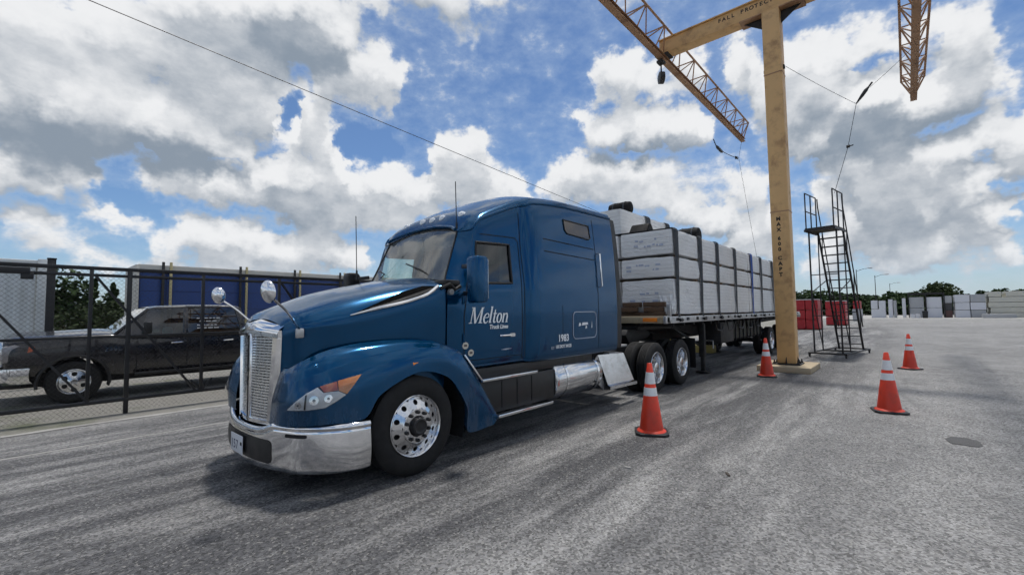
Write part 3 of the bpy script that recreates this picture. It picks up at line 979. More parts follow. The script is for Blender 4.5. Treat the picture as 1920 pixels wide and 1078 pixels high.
# luggage hatch with pale outline
def rrect(x0, x1, z0, z1, r, n=5):
    out = []
    for cx, cz, a in ((x1 - r, z1 - r, 0), (x0 + r, z1 - r, 90), (x0 + r, z0 + r, 180), (x1 - r, z0 + r, 270)):
        for i in range(n + 1):
            t = rad(a + 90 * i / n)
            out.append((cx + r * math.cos(t), cz + r * math.sin(t)))
    return out
hp = rrect(2.88, 3.55, 1.23, 1.64, .08)
hatch = MB().add(*patch(rrect(2.885, 3.545, 1.235, 1.635, .08), body_bvh, lambda a, b: (a, -2.2, b), (0, 1, 0), .004, .2)).build('luggage_hatch', BLUE, truck, smooth=True)
PALE = mat('pale_hatch_seal', (.42, .45, .52), .5, 0, .1, 9)
MB().tube([side_pt(x, z, .006) for x, z in hp + hp[:1]], .007, 6).build('hatch_outline', PALE, hatch)
for k_, (x0, x1, z0, z1) in enumerate(((3.03, 3.10, 1.42, 1.47), (3.12, 3.30, 1.43, 1.475), (3.22, 3.27, 1.375, 1.425), (3.40, 3.425, 1.38, 1.50))):
    V, F = patch([(x0, z0), (x1, z0 + .01), (x1 - .01, z1), (x0 + .015, z1)], body_bvh, lambda a, b: (a, -2.2, b), (0, 1, 0), .0075, .2)
    MB().add(V, F).build('hatch_decal', WHITE, hatch)

def stroke(mb, pts, ws, x0, y0, sc, shear, lift):
    P = [Vector((x, y)) for x, y in pts]
    if len(P) > 2:
        R = refine([(p.x, p.y, w) for p, w in zip(P, ws)], 5)
        P = [Vector((r.x, r.y)) for r in R]
        ws = [r.z for r in R]
    a, b = [], []
    for i, p in enumerate(P):
        d = (P[min(i + 1, len(P) - 1)] - P[max(i - 1, 0)]).normalized()
        n = Vector((-d.y, d.x)) * ws[i] / 2
        for lst, q in ((a, p + n), (b, p - n)):
            lst.append(side_pt(x0 + (q.x + shear * q.y) * sc, y0 + q.y * sc, .004 + lift))
    mb.grid([a, b])
GL = [
    (0, [[(-.1, .025), (.16, .025)], [(.05, 0), (.05, 1.0)], [(-.08, .975), (.14, .975)], [(.10, 1.0), (.42, 0)], [(.43, 0), (.80, 1.0)], [(.82, 1.0), (.82, 0)], [(.66, .025), (1.0, .025)], [(.76, .975), (.96, .975)]],
        [.05, .065, .05, .16, .065, .16, .05, .05]),
    (1.06, [[(.08, .33), (.42, .36), (.44, .5), (.30, .62), (.12, .5), (.05, .28), (.14, .06), (.3, .0), (.46, .14)]], [[.05, .05, .09, .05, .12, .15, .12, .07, .05]]),
    (1.58, [[(.12, 1.06), (.12, 0)], [(.0, 1.035), (.16, 1.035)], [(.02, .025), (.26, .025)]], [.15, .05, .05]),
    (1.90, [[(.14, .86), (.14, .4), (.14, .12), (.22, .02), (.34, .07)], [(.0, .6), (.34, .6)]], [[.09, .14, .14, .09, .05], .06]),
    (2.26, [[(.26 + .19 * math.cos(t), .31 + .30 * math.sin(t)) for t in [math.pi / 2 + 2 * math.pi * i / 12 for i in range(13)]]], [[.05 + .10 * abs(math.cos(math.pi / 2 + 2 * math.pi * i / 12)) for i in range(13)]]),
    (2.82, [[(.1, .62), (.1, 0)], [(0, .595), (.14, .595)], [(.12, .40), (.24, .57), (.38, .58), (.45, .42), (.45, 0)], [(0, .025), (.22, .025)], [(.36, .025), (.58, .025)]], [.14, .05, [.05, .06, .10, .14, .14], .05, .05]),
]
mlet = node('door_lettering', truck)
for gi, (ox, strokes, ws) in enumerate(GL):
    mb = MB()
    for si, (st, w) in enumerate(zip(strokes, ws)):
        ww = w if isinstance(w, list) else [w] * len(st)
        stroke(mb, [(x + ox, y) for x, y in st], ww, .83, 1.52, .192, .26, .0004 * si)
    mb.build('letter', WHITE, mlet)
def side_text(s, x, z, size, m=WHITE, parent=None, shear=0.0, off=.006, name='lettering', spacing=1.0, bold=.001):
    me = text_mesh(s, size, .0008, shear=shear, spacing=spacing, bold=bold)
    return obj(name, me, m, parent or truck, side_pt(x + size, z, off), (rad(90), 0, 0)) if False else \
        obj(name, me, m, parent or truck, (x, side_pt(x + size * .5, z + size * .3, off).y, z), (rad(90), 0, 0))
side_text('Truck Lines', 1.15, 1.445, .072, parent=mlet, shear=.2, bold=.0025)
side_text('1983', 2.49, 1.215, .14, spacing=1.0, bold=.004)
side_text('US DOT 34125', 2.44, 1.12, .062, bold=.0025)
side_text('KY', 2.33, 1.11, .06, m=PALE)
# door handle and lower badge
MB().tube([side_pt(1.36, 1.352, .0), side_pt(1.37, 1.352, .03), side_pt(1.52, 1.352, .03), side_pt(1.53, 1.352, 0)], .014, 8).build('door_handle', CHROME, truck, smooth=True)
MB().add(*patch(rrect(1.53, 1.64, 1.33, 1.375, .02), body_bvh, lambda a, b: (a, -2.2, b), (0, 1, 0), .006, .2)).build('door_handle', CHROME, truck)
MB().add(*patch([(1.36, 1.175), (1.46, 1.165), (1.58, 1.18), (1.46, 1.185)], body_bvh, lambda a, b: (a, -2.2, b), (0, 1, 0), .006, .2)).build('badge', PALE, truck)

# --- black rubber extender behind the sleeper
prof = rows[-1]
sel = list(range(1 * KV, 6 * KV + 1))
for sgn in (1, -1):
    a = [Vector((4.272, (prof[j].y + .01) * sgn, prof[j].z)) for j in sel]
    b = [Vector((4.42, (prof[j].y + .0) * sgn, prof[j].z - .02 * (j > 5 * KV))) for j in sel]
    c = [Vector((4.42, (prof[j].y + .03) * sgn, prof[j].z - .02 * (j > 5 * KV))) for j in sel]
    MB().grid([a, b, c]).build('side_extender', BLACKP, truck, smooth=True, angle=30)

# --- hood
HD = [
    (-1.075, [(-.48, .60), (-.505, 1.0), (-.535, 1.35), (-.535, 1.49), (-.47, 1.555), (-.22, 1.60), (0, 1.612)]),
    (-.93, [(-.68, .6), (-.70, 1.0), (-.725, 1.40), (-.73, 1.555), (-.60, 1.665), (-.28, 1.71), (0, 1.725)]),
    (-.53, [(-.84, .7), (-.855, 1.1), (-.87, 1.46), (-.86, 1.635), (-.70, 1.79), (-.33, 1.865), (0, 1.885)]),
    (-.05, [(-.93, .8), (-.945, 1.2), (-.955, 1.57), (-.94, 1.755), (-.77, 1.91), (-.36, 1.98), (0, 2.0)]),
    (.35, [(-.98, .8), (-1.0, 1.25), (-1.02, 1.70), (-1.0, 1.905), (-.83, 1.995), (-.38, 2.06), (0, 2.08)]),
    (.52, [(-1.0, .8), (-1.04, 1.25), (-1.055, 1.74), (-1.035, 1.95), (-.86, 2.015), (-.4, 2.085), (0, 2.10)]),
    (.645, [(-1.0, .8), (-1.045, 1.25), (-1.06, 1.74), (-1.04, 1.965), (-.88, 2.02), (-.4, 2.095), (0, 2.115)]),
]
hs = []
for x, pr in HD:
    # side of the hood ends ahead of the cowl, the top runs back under the glass
    s = []
    for q, (y, z) in enumerate(pr):
        xx = x if q >= 4 else min(x, .512)
        s.append((xx, y, z))
    hs.append(s + [(p[0], -p[1], p[2]) for p in reversed(s[:-1])])
hrows = loft(hs, 8, 6)
hood = MB().grid(hrows)
hood_bvh = bvh_of(hood)
hood_o = hood.build('hood', BLUE, truck, smooth=True, angle=50)
def hood_pt(x, z, off=0.0, y=-3):
    h = hood_bvh.ray_cast(Vector((x, y, z)), Vector((0, 1 if y < 0 else -1, 0)))
    if h[0] is None:
        h = hood_bvh.find_nearest(Vector((x, -.9 if y < 0 else .9, z)))
    n = h[1]
    if n.y * (-1 if y < 0 else 1) < 0:
        n = -n
    return h[0] + n * off
# black patch painting the intake recess shade, and its bright lower trim
for sgn in (-1, 1):
    vp = [(-.53, 1.645), (-.26, 1.715), (.05, 1.785), (.30, 1.875), (.46, 1.955), (.30, 1.955), (.05, 1.885), (-.22, 1.775)]
    V, F = patch(vp, hood_bvh, lambda a, b: (a, 2.0 * sgn, b), (0, -sgn, 0), .004, .06)
    MB().add(V, F).build('hood_vent', VENT_SHADE, hood_o, smooth=True)
    for t in (.25, .5, .75):
        MB().tube([hood_pt(-.40 + .2 * t, 1.69 + .04 * t, .01, 3 * sgn), hood_pt(.05 + .1 * t, 1.79 + .07 * t, .01, 3 * sgn), hood_pt(.36, 1.90 + .03 * t, .01, 3 * sgn)], .006, 5).build('vent_slat', BLACKP, hood_o)
    tr = refine([hood_pt(-.55, 1.632, .012, 3 * sgn), hood_pt(-.26, 1.70, .016, 3 * sgn), hood_pt(.05, 1.772, .018, 3 * sgn), hood_pt(.28, 1.852, .02, 3 * sgn), hood_pt(.44, 1.945, .02, 3 * sgn)], 6)
    n_ = len(tr)
    MB().tube(tr, [.006 + .012 * min(1, 4 * i / n_) for i in range(n_)], 8).build('hood_trim', CHROME, hood_o, smooth=True)
# cowl: dark gap between hood and door with hinge and hoses
MB().box((.49, -1.0, 1.0), (.56, 1.0, 1.90)).build('cowl_gap', SEAM, truck)
for _y in (-1.06, .86):
    MB().box((.50, _y, 1.97), (.74, _y + .2, 2.035)).build('cowl_panel', BLACKP, truck, bevel=.02)
MB().tube([(.46, -1.03, 1.93), (.55, -1.09, 1.98), (.62, -1.1, 1.92), (.70, -1.1, 1.96)], .022, 8).build('cowl_hose', DARK, truck, smooth=True)
MB().lathe([(-.02, .001), (-.02, .035), (.02, .035), (.02, .001)], 14).build('cowl_latch', ALU2, truck, (.56, -1.09, 1.89))

# --- fenders with wheel arch
FS = [
    [(-1.055, -.50, 1.14), (-1.10, -.50, 1.0), (-1.14, -.485, .8), (-1.15, -.47, .635)],
    [(-1.055, -.66, 1.15), (-1.12, -.69, 1.02), (-1.155, -.70, .82), (-1.15, -.70, .645)],
    [(-.985, -.79, 1.22), (-1.065, -.885, 1.06), (-1.10, -.91, .84), (-1.08, -.91, .655)],
    [(-.82, -.87, 1.30), (-.87, -1.02, 1.14), (-.91, -1.085, .88), (-.89, -1.09, .665)],
    [(-.55, -.93, 1.355), (-.56, -1.09, 1.225), (-.585, -1.17, .97), (-.575, -1.185, .675)],
    [(-.25, -.98, 1.375), (-.28, -1.13, 1.275), (-.33, -1.195, 1.09), (-.41, -1.205, .88)],
    [(.05, -1.02, 1.375), (.04, -1.15, 1.295), (.03, -1.205, 1.17), (.03, -1.215, 1.045)],
    [(.35, -1.06, 1.335), (.36, -1.165, 1.265), (.40, -1.21, 1.12), (.43, -1.215, .93)],
    [(.66, -1.09, 1.195), (.68, -1.165, 1.15), (.69, -1.205, .90), (.69, -1.21, .58)],
    [(.93, -1.12, .845), (.93, -1.17, .81), (.86, -1.195, .60), (.72, -1.2, .29)],
    [(1.235, -1.13, .385), (1.235, -1.17, .37), (1.21, -1.18, .33), (1.16, -1.18, .285)],
]
for sgn in (1, -1):
    fst = []
    for s in FS:
        p0, p1, p2, p3 = (Vector(v) for v in s)
        s6 = [p0, p0.lerp(p1, .5) + Vector((0, -.010, .014)), p0.lerp(p1, .93), p1.lerp(p2, .10), p1.lerp(p2, .55) + (p2 - p1.lerp(p3, .5)) * .25, p2, p3]
        fst.append([(v.x, v.y * sgn, v.z) for v in s6])
    fr = loft(fst, 8, 6)
    fend = MB().grid(fr)
    # rolled inner lip along the arch
    lip = [[r[-1], Vector((r[-1].x, r[-1].y + .05 * sgn, r[-1].z + .012))] for r in fr]
    fend.grid(lip)
    if sgn == 1:
        fend_bvh = bvh_of(fend)
    fo = fend.build('fender', BLUE, truck, smooth=True, angle=45)
    # wheel well liner
    MB().lathe([(-1.16 * sgn, .66), (-.62 * sgn, .66)], 24, Matrix.Translation((.04, 0, .46)), rad(-20), rad(200)).build('wheel_well', SEAM, truck)
    MB().box((-.75, min(-.62 * sgn, -.60 * sgn), .3), (.80, max(-.62 * sgn, -.60 * sgn), 1.2)).build('inner_panel', SEAM, truck)
    # bright diagonal edge trim and stone guard below the door
    MB().bar((.69, -1.165 * sgn, 1.165), (.95, -1.185 * sgn, .845), .03, .022).build('step_trim', ALU, truck, bevel=.004)

# --- headlights set into the fender nose
HDIR = Vector((.6, .8, 0))
GLASSB = mat('bulb_glass', (.25, .27, .30), .1, .3, .1, 20)
def hl3(sgn):
    return lambda a, b: (a * .8, -a * .6 * sgn, b)
HL = [(-.408, .80), (-.33, .875), (-.24, .945), (-.136, 1.0), (.03, 1.045), (.218, 1.085), (.16, 1.0), (.10, .92), (.02, .865), (-.072, .815), (-.22, .80)]
AMB = [(.02, 1.040), (.212, 1.080), (.157, .998), (.098, .922), (.03, .955)]
RED = [(-.125, 1.0), (.012, 1.036), (.024, .958), (-.085, .950)]
CLR = [(-.400, .803), (-.328, .872), (-.24, .941), (-.142, .994), (-.09, .945), (.026, .952), (.092, .916), (.018, .868), (-.074, .818), (-.22, .803)]
REFL = mat('headlamp_reflector', (.96, .97, .98), .18, .12, .10, 26, bump=.4, bscale=34, rvar=.1)
REDL = mat('dull_red_lens', (.55, .13, .06), .2, 0, .15, 30, coat=.6)
for sgn in (1, -1):
    D = Vector((.6, .8 * sgn, 0))
    bv = fend_bvh
    def put(poly, off, m, name, par, res=.035):
        V, F = patch(poly, bv, hl3(1), HDIR, off, res)
        V = [Vector((v.x, v.y * sgn, v.z)) for v in V]
        return MB().add(V, F).build(name, m, par, smooth=True)
    hl = put(HL, .004, SEAM, 'headlight', truck)
    put(CLR, .010, REFL, 'reflector', hl)
    put(AMB, .010, AMBER, 'turn_lens', hl)
    put(RED, .010, REDL, 'side_lens', hl)
    put([(-.25, .807), (-.235, .807), (-.225, .935), (-.24, .93)], .016, SEAM, 'divider', hl)
    for (a, b, r) in ((-.30, .845, .028), (-.165, .885, .040), (-.05, .895, .034)):
        ring = [(a + r * math.cos(2 * math.pi * i / 14), b + r * math.sin(2 * math.pi * i / 14)) for i in range(14)]
        put(ring, .015, CHROME, 'lamp_bowl', hl, .1)
        ring = [(a + r * .32 * math.cos(2 * math.pi * i / 12), b + r * .32 * math.sin(2 * math.pi * i / 12)) for i in range(12)]
        put(ring, .018, GLASSB, 'lamp_projector', hl, .1)
    put([(p[0], p[1]) for p in HL], .022, glass_mat('headlamp_cover', (.93, .95, .97), .02), 'lens_cover', hl)

# --- grille
GR = mat('satin_grille_silver', (.78, .79, .80), .25, .85, .1, 20)
def gface(u, z):
    """half grille face: u 0 at the centre ridge, 1 at the outer edge"""
    t = (z - .62) / (1.48 - .62)
    w = .40 + .085 * t
    x = -1.172 + .018 * t + .060 * u ** 1.6
    return Vector((x, -w * u, z))
grille = node('grille', truck)
for sgn in (1, -1):
    F3 = lambda u, z: Vector((gface(u, z).x, gface(u, z).y * sgn, z))
    MB().grid([[F3(u, z) + Vector((.035, 0, 0)) for u in (0, .25, .5, .75, 1.02)] for z in (.6, .9, 1.2, 1.5)]).build('grille_backing', SEAM, grille)
    mb = MB()
    nb = 30
    for i in range(nb):
        z = .645 + (1.445 - .645) * i / (nb - 1)
        us = [.075 + (.88 - .075) * k_ / 6 for k_ in range(7)]
        top = [F3(u, z + .0105) for u in us]
        bot = [F3(u, z - .0075) for u in us]
        bk = [p + Vector((.022, 0, .006)) for p in top]
        bk2 = [p + Vector((.022, 0, 0)) for p in bot]
        mb.grid([bk2, bot, top, bk])
    for u in [.21 + .16 * k_ for k_ in range(5)]:
        for q in range(12):
            z0, z1 = .645 + q * .8 / 12, .645 + (q + 1) * .8 / 12
            mb.bar(F3(u, z0) + Vector((.01, 0, 0)), F3(u, z1) + Vector((.01, 0, 0)), .007)
    mb.build('grille_mesh', GR, grille, kind='stuff')
    # bright surround of this half: outer jamb, foot, crown
    jamb = []
    for i in range(13):
        z = .60 + (1.50 - .60) * i / 12
        a = F3(.90, z) + Vector((.004, 0, 0))
        b = F3(.93, z) + Vector((-.022, 0, 0))
        c = F3(1.03, z) + Vector((-.012, 0, 0))
        d = F3(1.10, z) + Vector((.055, 0, 0))
        jamb.append([a, b, c, d])
    MB().grid(jamb).build('grille_jamb', CHROME, grille, smooth=True, angle=40)
    foot = []
    for i in range(7):
        u = .03 + 1.0 * i / 6
        foot.append([F3(u, .645) + Vector((.01, 0, 0)), F3(u, .635) + Vector((-.018, 0, 0)), F3(u, .60) + Vector((-.014, 0, 0)), F3(u, .585) + Vector((.05, 0, 0))])
    MB().grid(foot).build('grille_foot', CHROME, grille, smooth=True, angle=40)
crown = []
for i in range(17):
    u = -1.09 + 2.18 * i / 16
    s = -1 if u > 0 else 1
    a = abs(u)
    P = lambda z: Vector((gface(a, z).x, gface(a, z).y * (1 if u > 0 else -1), z))
    dz = -.028 * a
    crown.append([P(1.448) + Vector((.012, 0, dz)), P(1.455) + Vector((-.026, 0, dz)), P(1.50) + Vector((-.030, 0, dz)), P(1.555) + Vector((-.012, 0, dz * 1.4)), P(1.595) + Vector((.030, 0, dz * 1.6)), Vector((-1.06, P(1.6).y * .98, 1.618 + dz * 2.2))])
MB().grid(crown).build('grille_crown', CHROME, grille, smooth=True, angle=60)
MB().prism([(-.045, .60), (.045, .60), (.045, 1.47), (-.045, 1.47)], 'x', -1.185, -1.15).build('grille_divider', CHROME, grille, bevel=.012)
MB().prism([(-.012, .64), (.012, .64), (.012, 1.45), (-.012, 1.45)], 'x', -1.188, -1.17).build('divider_groove', SEAM, grille)
MB().box((-1.21, -.05, 1.50), (-1.17, .05, 1.575)).build('badge', ALU, grille, bevel=.012)

# --- chrome bumper
BP = [(-.53, -1.215), (-.62, -1.21), (-.76, -1.165), (-.92, -1.06), (-1.07, -.88), (-1.16, -.62), (-1.205, -.40), (-1.225, -.2), (-1.23, 0)]
bplan = refine([(x, y, 0) for x, y in BP], 4)
bplan = [Vector((p.x, p.y)) for p in bplan] + [Vector((p.x, -p.y)) for p in reversed(bplan[:-1])]
brow_rows = []
NB = len(bplan)
for i, p in enumerate(bplan):
    d = (bplan[min(i + 1, NB - 1)] - bplan[max(i - 1, 0)]).normalized()
    n = Vector((-d.y, d.x))
    if n.dot(Vector((p.x + .3, p.y))) < 0:
        n = -n
    notch = max(0.0, 1 - (abs(p.y) / .58) ** 4)
    zt = .655 - .075 * notch
    zb = .215 + .012 * (1 - notch)
    col = []
    for off, z in ((-.10, zt - .01), (-.03, zt + .003), (-.008, zt - .008), (.004, zt - .03), (-.006, zt - .055), (-.002, zt - .075), (.010, .42), (.006, .33), (-.004, .26), (-.02, zb), (-.06, zb - .01)):
        col.append(Vector((p.x + n.x * off, p.y + n.y * off, z)))
    brow_rows.append(refine(col, 3))
bump = MB().grid(brow_rows)
bump_bvh = bvh_of(bump)
bump_o = bump.build('bumper', CHROME, truck, smooth=True, angle=60)
# black centre insert, bumper slots, licence plate
bx3 = lambda a, b: (-2.4, a, b)
V, F = patch(rrect(-.60, .60, .285, .495, .06), bump_bvh, bx3, (1, 0, 0), .004, .08)
MB().add(V, F).build('bumper_insert', BLACKP, bump_o, smooth=True)
for yy in (-.86, .86):
    V, F = patch(rrect(yy - .10, yy + .10, .545, .575, .012), bump_bvh, lambda a, b: (-2.4, a, b), (1, 0, 0), .004, .05)
    MB().add(V, F).build('bumper_slot', SEAM, bump_o)
PLATE = mat('licence_plate_white', (.62, .64, .68), .4, 0, .05, 20)
MB().box((-1.268, -.13, .30), (-1.262, .20, .475)).build('licence_plate', PLATE, bump_o, bevel=.002)
me = text_mesh('157', .125, .0006, spacing=1.1)
obj('plate_lettering', me, mat('plate_dark_blue', (.02, .03, .09), .5), bump_o, (-1.2692, .185, .335), (rad(90), 0, rad(-90)))
MB().box((-1.2705, -.115, .385), (-1.2685, -.075, .415)).build('plate_sticker', SEAM, bump_o)
MB().box((-.95, -.85, .30), (-.60, .85, .60)).box((-1.12, -.5, .34), (-.95, .5, .58)).build('bumper_core', SEAM, truck)

# --- hood mirrors, door mirrors, aerials
MIRC = mat('mirror_chrome_shell', (.82, .83, .85), .10, 1.0, .03, 5, rvar=.03)
def hood_mirror(base, head, sgn):
    par = node('hood_mirror', truck)
    base, head = Vector(base), Vector(head)
    MB().box((-.035, -.02, -.045), (.035, .02, .045)).build('mirror_base', ALU2, par, base, bevel=.01)
    mid = base.lerp(head, .45) + Vector((0, -.02 * sgn, .03))
    MB().tube(refine([base + Vector((0, 0, .03)), mid, head + Vector((.03, 0, -.05))], 6), .011, 8).build('mirror_arm', CHROME, par, smooth=True)
    M = Matrix.Rotation(rad(90), 4, 'Z')
    # bowl-shaped shell facing forward, flat glass behind
    MB().lathe([(-.050, .001), (-.047, .026), (-.036, .052), (-.016, .072), (.0, .079), (.011, .077), (.013, .07), (.013, .001)], 24, Matrix.Rotation(rad(-90), 4, 'Z') @ Matrix.Diagonal((1, 1, 1.25, 1))).build('mirror_shell', MIRC, par, head, (0, rad(-8), rad(18 if sgn > 0 else 42)), smooth=True, angle=50)
hood_mirror((-1.0, -.755, 1.475), (-1.36, -.98, 1.845), 1)
hood_mirror((-.90, .755, 1.52), (-1.20, .98, 1.885), -1)
for sgn in (1, -1):
    par = node('door_mirror', truck)
    y = -1.40 * sgn
    MB().prism([(.60, 1.77), (.59, 2.24), (.62, 2.285), (.76, 2.285), (.79, 2.25), (.79, 1.80), (.76, 1.76), (.63, 1.755)], 'y', y - .085, y + .085).build('mirror_housing', BLUE if sgn > 0 else BLACKP, par, bevel=.035, segs=3)
    MB().box((.788, y - .07, 1.80), (.796, y + .07, 2.25)).build('mirror_glass', CHROME, par, bevel=.003)
    for _z in (2.18, 1.86):
        MB().bar((.68, -1.33 * sgn, _z), (.78, -1.05 * sgn, _z + .02), .035, .05).build('mirror_bracket', BLACKP, par, bevel=.008)
MB().tube([(.95, -.755, 2.74), (.935, -.755, 3.33)], .006, 6).tube([(.95, -.755, 2.72), (.95, -.755, 2.80)], .014, 6).build('aerial', BLACKP, truck)
MB().tube([(.62, 1.12, 2.2), (.60, 1.12, 3.12)], .006, 6).tube([(.62, 1.12, 2.15), (.62, 1.12, 2.3)], .014, 6).build('aerial', BLACKP, truck)

# --- steps, fuel tank, plates
MB().box((.98, -1.13, .40), (2.48, -.55, .82)).box((.80, -1.09, .82), (3.6, -.55, .97)).build('battery_box', BLACKP, truck, bevel=.02)
MB().box((.98, .55, .40), (2.48, 1.13, .82)).build('battery_box', BLACKP, truck, bevel=.02)
MB().box((.95, -1.21, .818), (2.0, -1.09, .855)).build('step_plate', ALU, truck, bevel=.008)
MB().box((1.20, -1.23, .356), (2.32, -1.09, .396)).build('step_plate', ALU, truck, bevel=.008)
for xx in (1.35, 1.65, 1.95):
    MB().box((xx, -1.134, .45), (xx + .02, -1.128, .78)).build('step_rib', SEAM, truck)
for sgn in (1, -1):
    M = Matrix.Translation((2.50, -.87 * sgn, .63)) @ Matrix.Rotation(rad(-90), 4, 'Z')
    tank = MB().lathe([(0, .001), (-.0, .20), (.004, .27), (.02, .30), (.05, .312), (1.25, .312), (1.28, .30), (1.296, .27), (1.30, .2), (1.30, .001)], 40, M)
    to = tank.build('fuel_tank', ALU, truck, smooth=True, angle=40)
    for xx in (2.74, 3.62):
        M2 = Matrix.Translation((xx, -.87 * sgn, .63)) @ Matrix.Rotation(rad(-90), 4, 'Z')
        MB().lathe([(0, .313), (0, .320), (.05, .320), (.05, .313)], 40, M2).build('tank_strap', CHROME, to, smooth=True, angle=30)
    MB().lathe([(0, .045), (.05, .045), (.055, .04), (.055, .001)], 18, Matrix.Translation((2.95, -.98 * sgn, .92)) @ Matrix.Rotation(rad(90), 4, 'X')).build('tank_cap', ALU2, to, smooth=True, angle=30)
# bright quarter panel behind the tank: folded sheet with a step ledge
q = MB()
top = [(3.78, -.60, .935), (4.66, -.60, .915)]
r1 = [(3.74, -1.07, .935), (4.64, -1.07, .905)]
r2 = [(3.76, -1.10, .915), (4.66, -1.10, .885)]
r3 = [(3.95, -1.17, .40), (4.90, -1.17, .38)]
r4 = [(3.95, -1.22, .375), (4.93, -1.22, .355)]
r5 = [(3.94, -1.22, .325), (4.93, -1.22, .305)]
r6 = [(3.94, -1.12, .32), (4.92, -1.12, .30)]
q.grid([[Vector(a).lerp(Vector(b), t / 6) for t in range(7)] for a, b in (top, r1, r2, r3, r4, r5, r6)])
q.build('quarter_plate', ALU, truck, smooth=True, angle=25)
MB().prism([(3.76, .915), (3.95, .40), (3.94, .31), (3.72, .45), (3.66, .85)], 'y', -1.10, -1.085).build('quarter_plate', ALU2, truck)
MB().tube([(4.25, -.95, .93), (4.25, -.95, 1.02)], .03, 10).tube([(4.25, -.95, 1.02), (4.25, -.95, 1.05)], .045, 10).build('air_fitting', ALU2, truck)

# --- chassis, axles, fifth wheel, wheels
for _y in (-.43, .35):
    MB().box((-.9, _y, .62), (8.3, _y + .08, .92)).build('frame_rail', DARK, truck)
MB().box((4.3, -.9, .96), (5.2, .9, 1.0)).build('deck_plate', ALU2, truck, bevel=.006)
for xx in (0.0, 5.865, 7.19):
    MB().tube([(xx, -.95, .5), (xx, .95, .5)], .09, 10).build('axle', DARK, truck)
for xx in (5.865, 7.19):
    MB().lathe([(-.18, .001), (-.16, .14), (0, .2), (.16, .14), (.18, .001)], 16, Matrix.Translation((xx, 0, .52)) @ Matrix.Rotation(rad(90), 4, 'Z')).build('differential', DARK, truck, smooth=True)
MB().prism([(6.0, 1.12), (6.1, 1.24), (7.0, 1.24), (7.25, 1.10), (7.1, 1.02), (6.2, .92)], 'y', -.46, .46).build('fifth_wheel', DARK, truck, bevel=.02)
for xx in (5.1, 7.75):
    for sgn in (1, -1):
        MB().box((xx + .30, -1.2 * sgn if sgn > 0 else .62, .28), (xx + .315, -.62 if sgn > 0 else 1.2, .98)).build('mud_flap', BLACKP, truck) if xx > 6 else None
MB().tube([(4.45, -.5, 1.0), (4.5, -.3, 1.6), (5.2, -.1, 1.7), (6.3, -.1, 1.45)], .018, 6).build('air_hose', mat('red_air_hose', (.25, .02, .02), .5), truck, smooth=True)
MB().tube([(4.45, -.42, 1.0), (4.5, -.2, 1.5), (5.3, .05, 1.55), (6.3, 0, 1.45)], .018, 6).build('air_hose', BLACKP, truck, smooth=True)
wheel(truck, 0, -1.215, .5, True)
wheel(truck, 0, 1.215, .5, False, detail=False)
for xx in (5.865, 7.19):
    wheel(truck, xx, -1.225, .5, True, drive=True, w=.265)
    wheel(truck, xx, -.915, .5, True, drive=True, w=.265)
    wheel(truck, xx, 1.225, .5, False, drive=True, w=.265)
    wheel(truck, xx, .915, .5, False, drive=True, w=.265)
# door hinges, grab handle, side marker, hood latch
for z in (1.35, 1.80):
    MB().tube([side_pt(.735, z - .05, .012), side_pt(.735, z + .05, .012)], .014, 8).build('door_hinge', BLUE, truck, smooth=True)
MB().box((-.05, -1.208, 1.115), (.07, -1.196, 1.145)).build('side_marker', AMBER, truck, bevel=.005)
seam2([(1.84, .99), (1.84, 3.02)], w=.010)
# two round decals on the cowl
for (x, z) in ((.765, 1.262), (.85, 1.172)):
    ring = [(x + .045 * math.cos(2 * math.pi * i / 20), z + .042 * math.sin(2 * math.pi * i / 20)) for i in range(20)]
    V, F = patch(ring, body_bvh, lambda a, b: (a, -2.2, b), (0, 1, 0), .006, .2)
    dc = MB().add(V, F).build('round_decal', mat('cream_decal', (.62, .58, .50), .5, 0, .06, 12), truck)
    V, F = patch([(x - .022, z - .012), (x + .022, z - .012), (x + .022, z + .014), (x - .022, z + .014)], body_bvh, lambda a, b: (a, -2.2, b), (0, 1, 0), .0075, .2)
    MB().add(V, F).build('decal_print', mat('decal_brown', (.12, .09, .08), .6), dc)

# ------------------------------------------------------------------ flatbed trailer
trailer = thing('flatbed_trailer', 'silver-railed flatbed trailer coupled behind the blue tractor', 'trailer', (6.2, 0, 0))
DECKW = mat('grey_deck_timber', (.16, .13, .10), .85, 0, .2, 5)
def tr(mb):
    mb.v = [v - Vector((6.2, 0, 0)) for v in mb.v]
    return mb
TX1 = 21.3
deck = tr(MB().box((6.28, -1.25, 1.45), (TX1 - .05, 1.25, 1.51))).build('deck', DECKW, trailer)
for sgn in (-1, 1):
    y0, y1 = (-1.305, -1.25) if sgn < 0 else (1.25, 1.305)
    rail = tr(MB().box((6.2, y0, 1.385), (TX1, y1, 1.52))).build('side_rail', ALU2, trailer, bevel=.012)
    pk = MB().box((-.075, -.006, -.035), (.075, .006, .035)).mesh('stake_pocket', bevel=.004)
    x = 6.75
    while x < TX1 - .2:
        obj('stake_pocket', pk, SEAM, rail, (x - 6.2, (y0 if sgn < 0 else y1) + sgn * .001, 1.452))
        x += .61
    rub = tr(MB().bar((6.3, sgn * 1.325, 1.40), (TX1, sgn * 1.325, 1.40), .018, .045)).build('rub_rail', ALU2, trailer)
TANB = mat('tan_weathered_steel', (.40, .33, .22), .6, .1, .2, 5, dirt=(.15, .10, .06), dirt_amt=.7, dirt_scale=5)
fb = tr(MB().box((6.16, -1.24, 1.375), (6.25, 1.24, 1.525))).build('front_beam', TANB, trailer, bevel=.01)
for yy in (-.95, .95):
    tr(MB().box((6.148, yy - .16, 1.41), (6.158, yy + .16, 1.49))).build('marker_lamp', AMBER, trailer, bevel=.004)
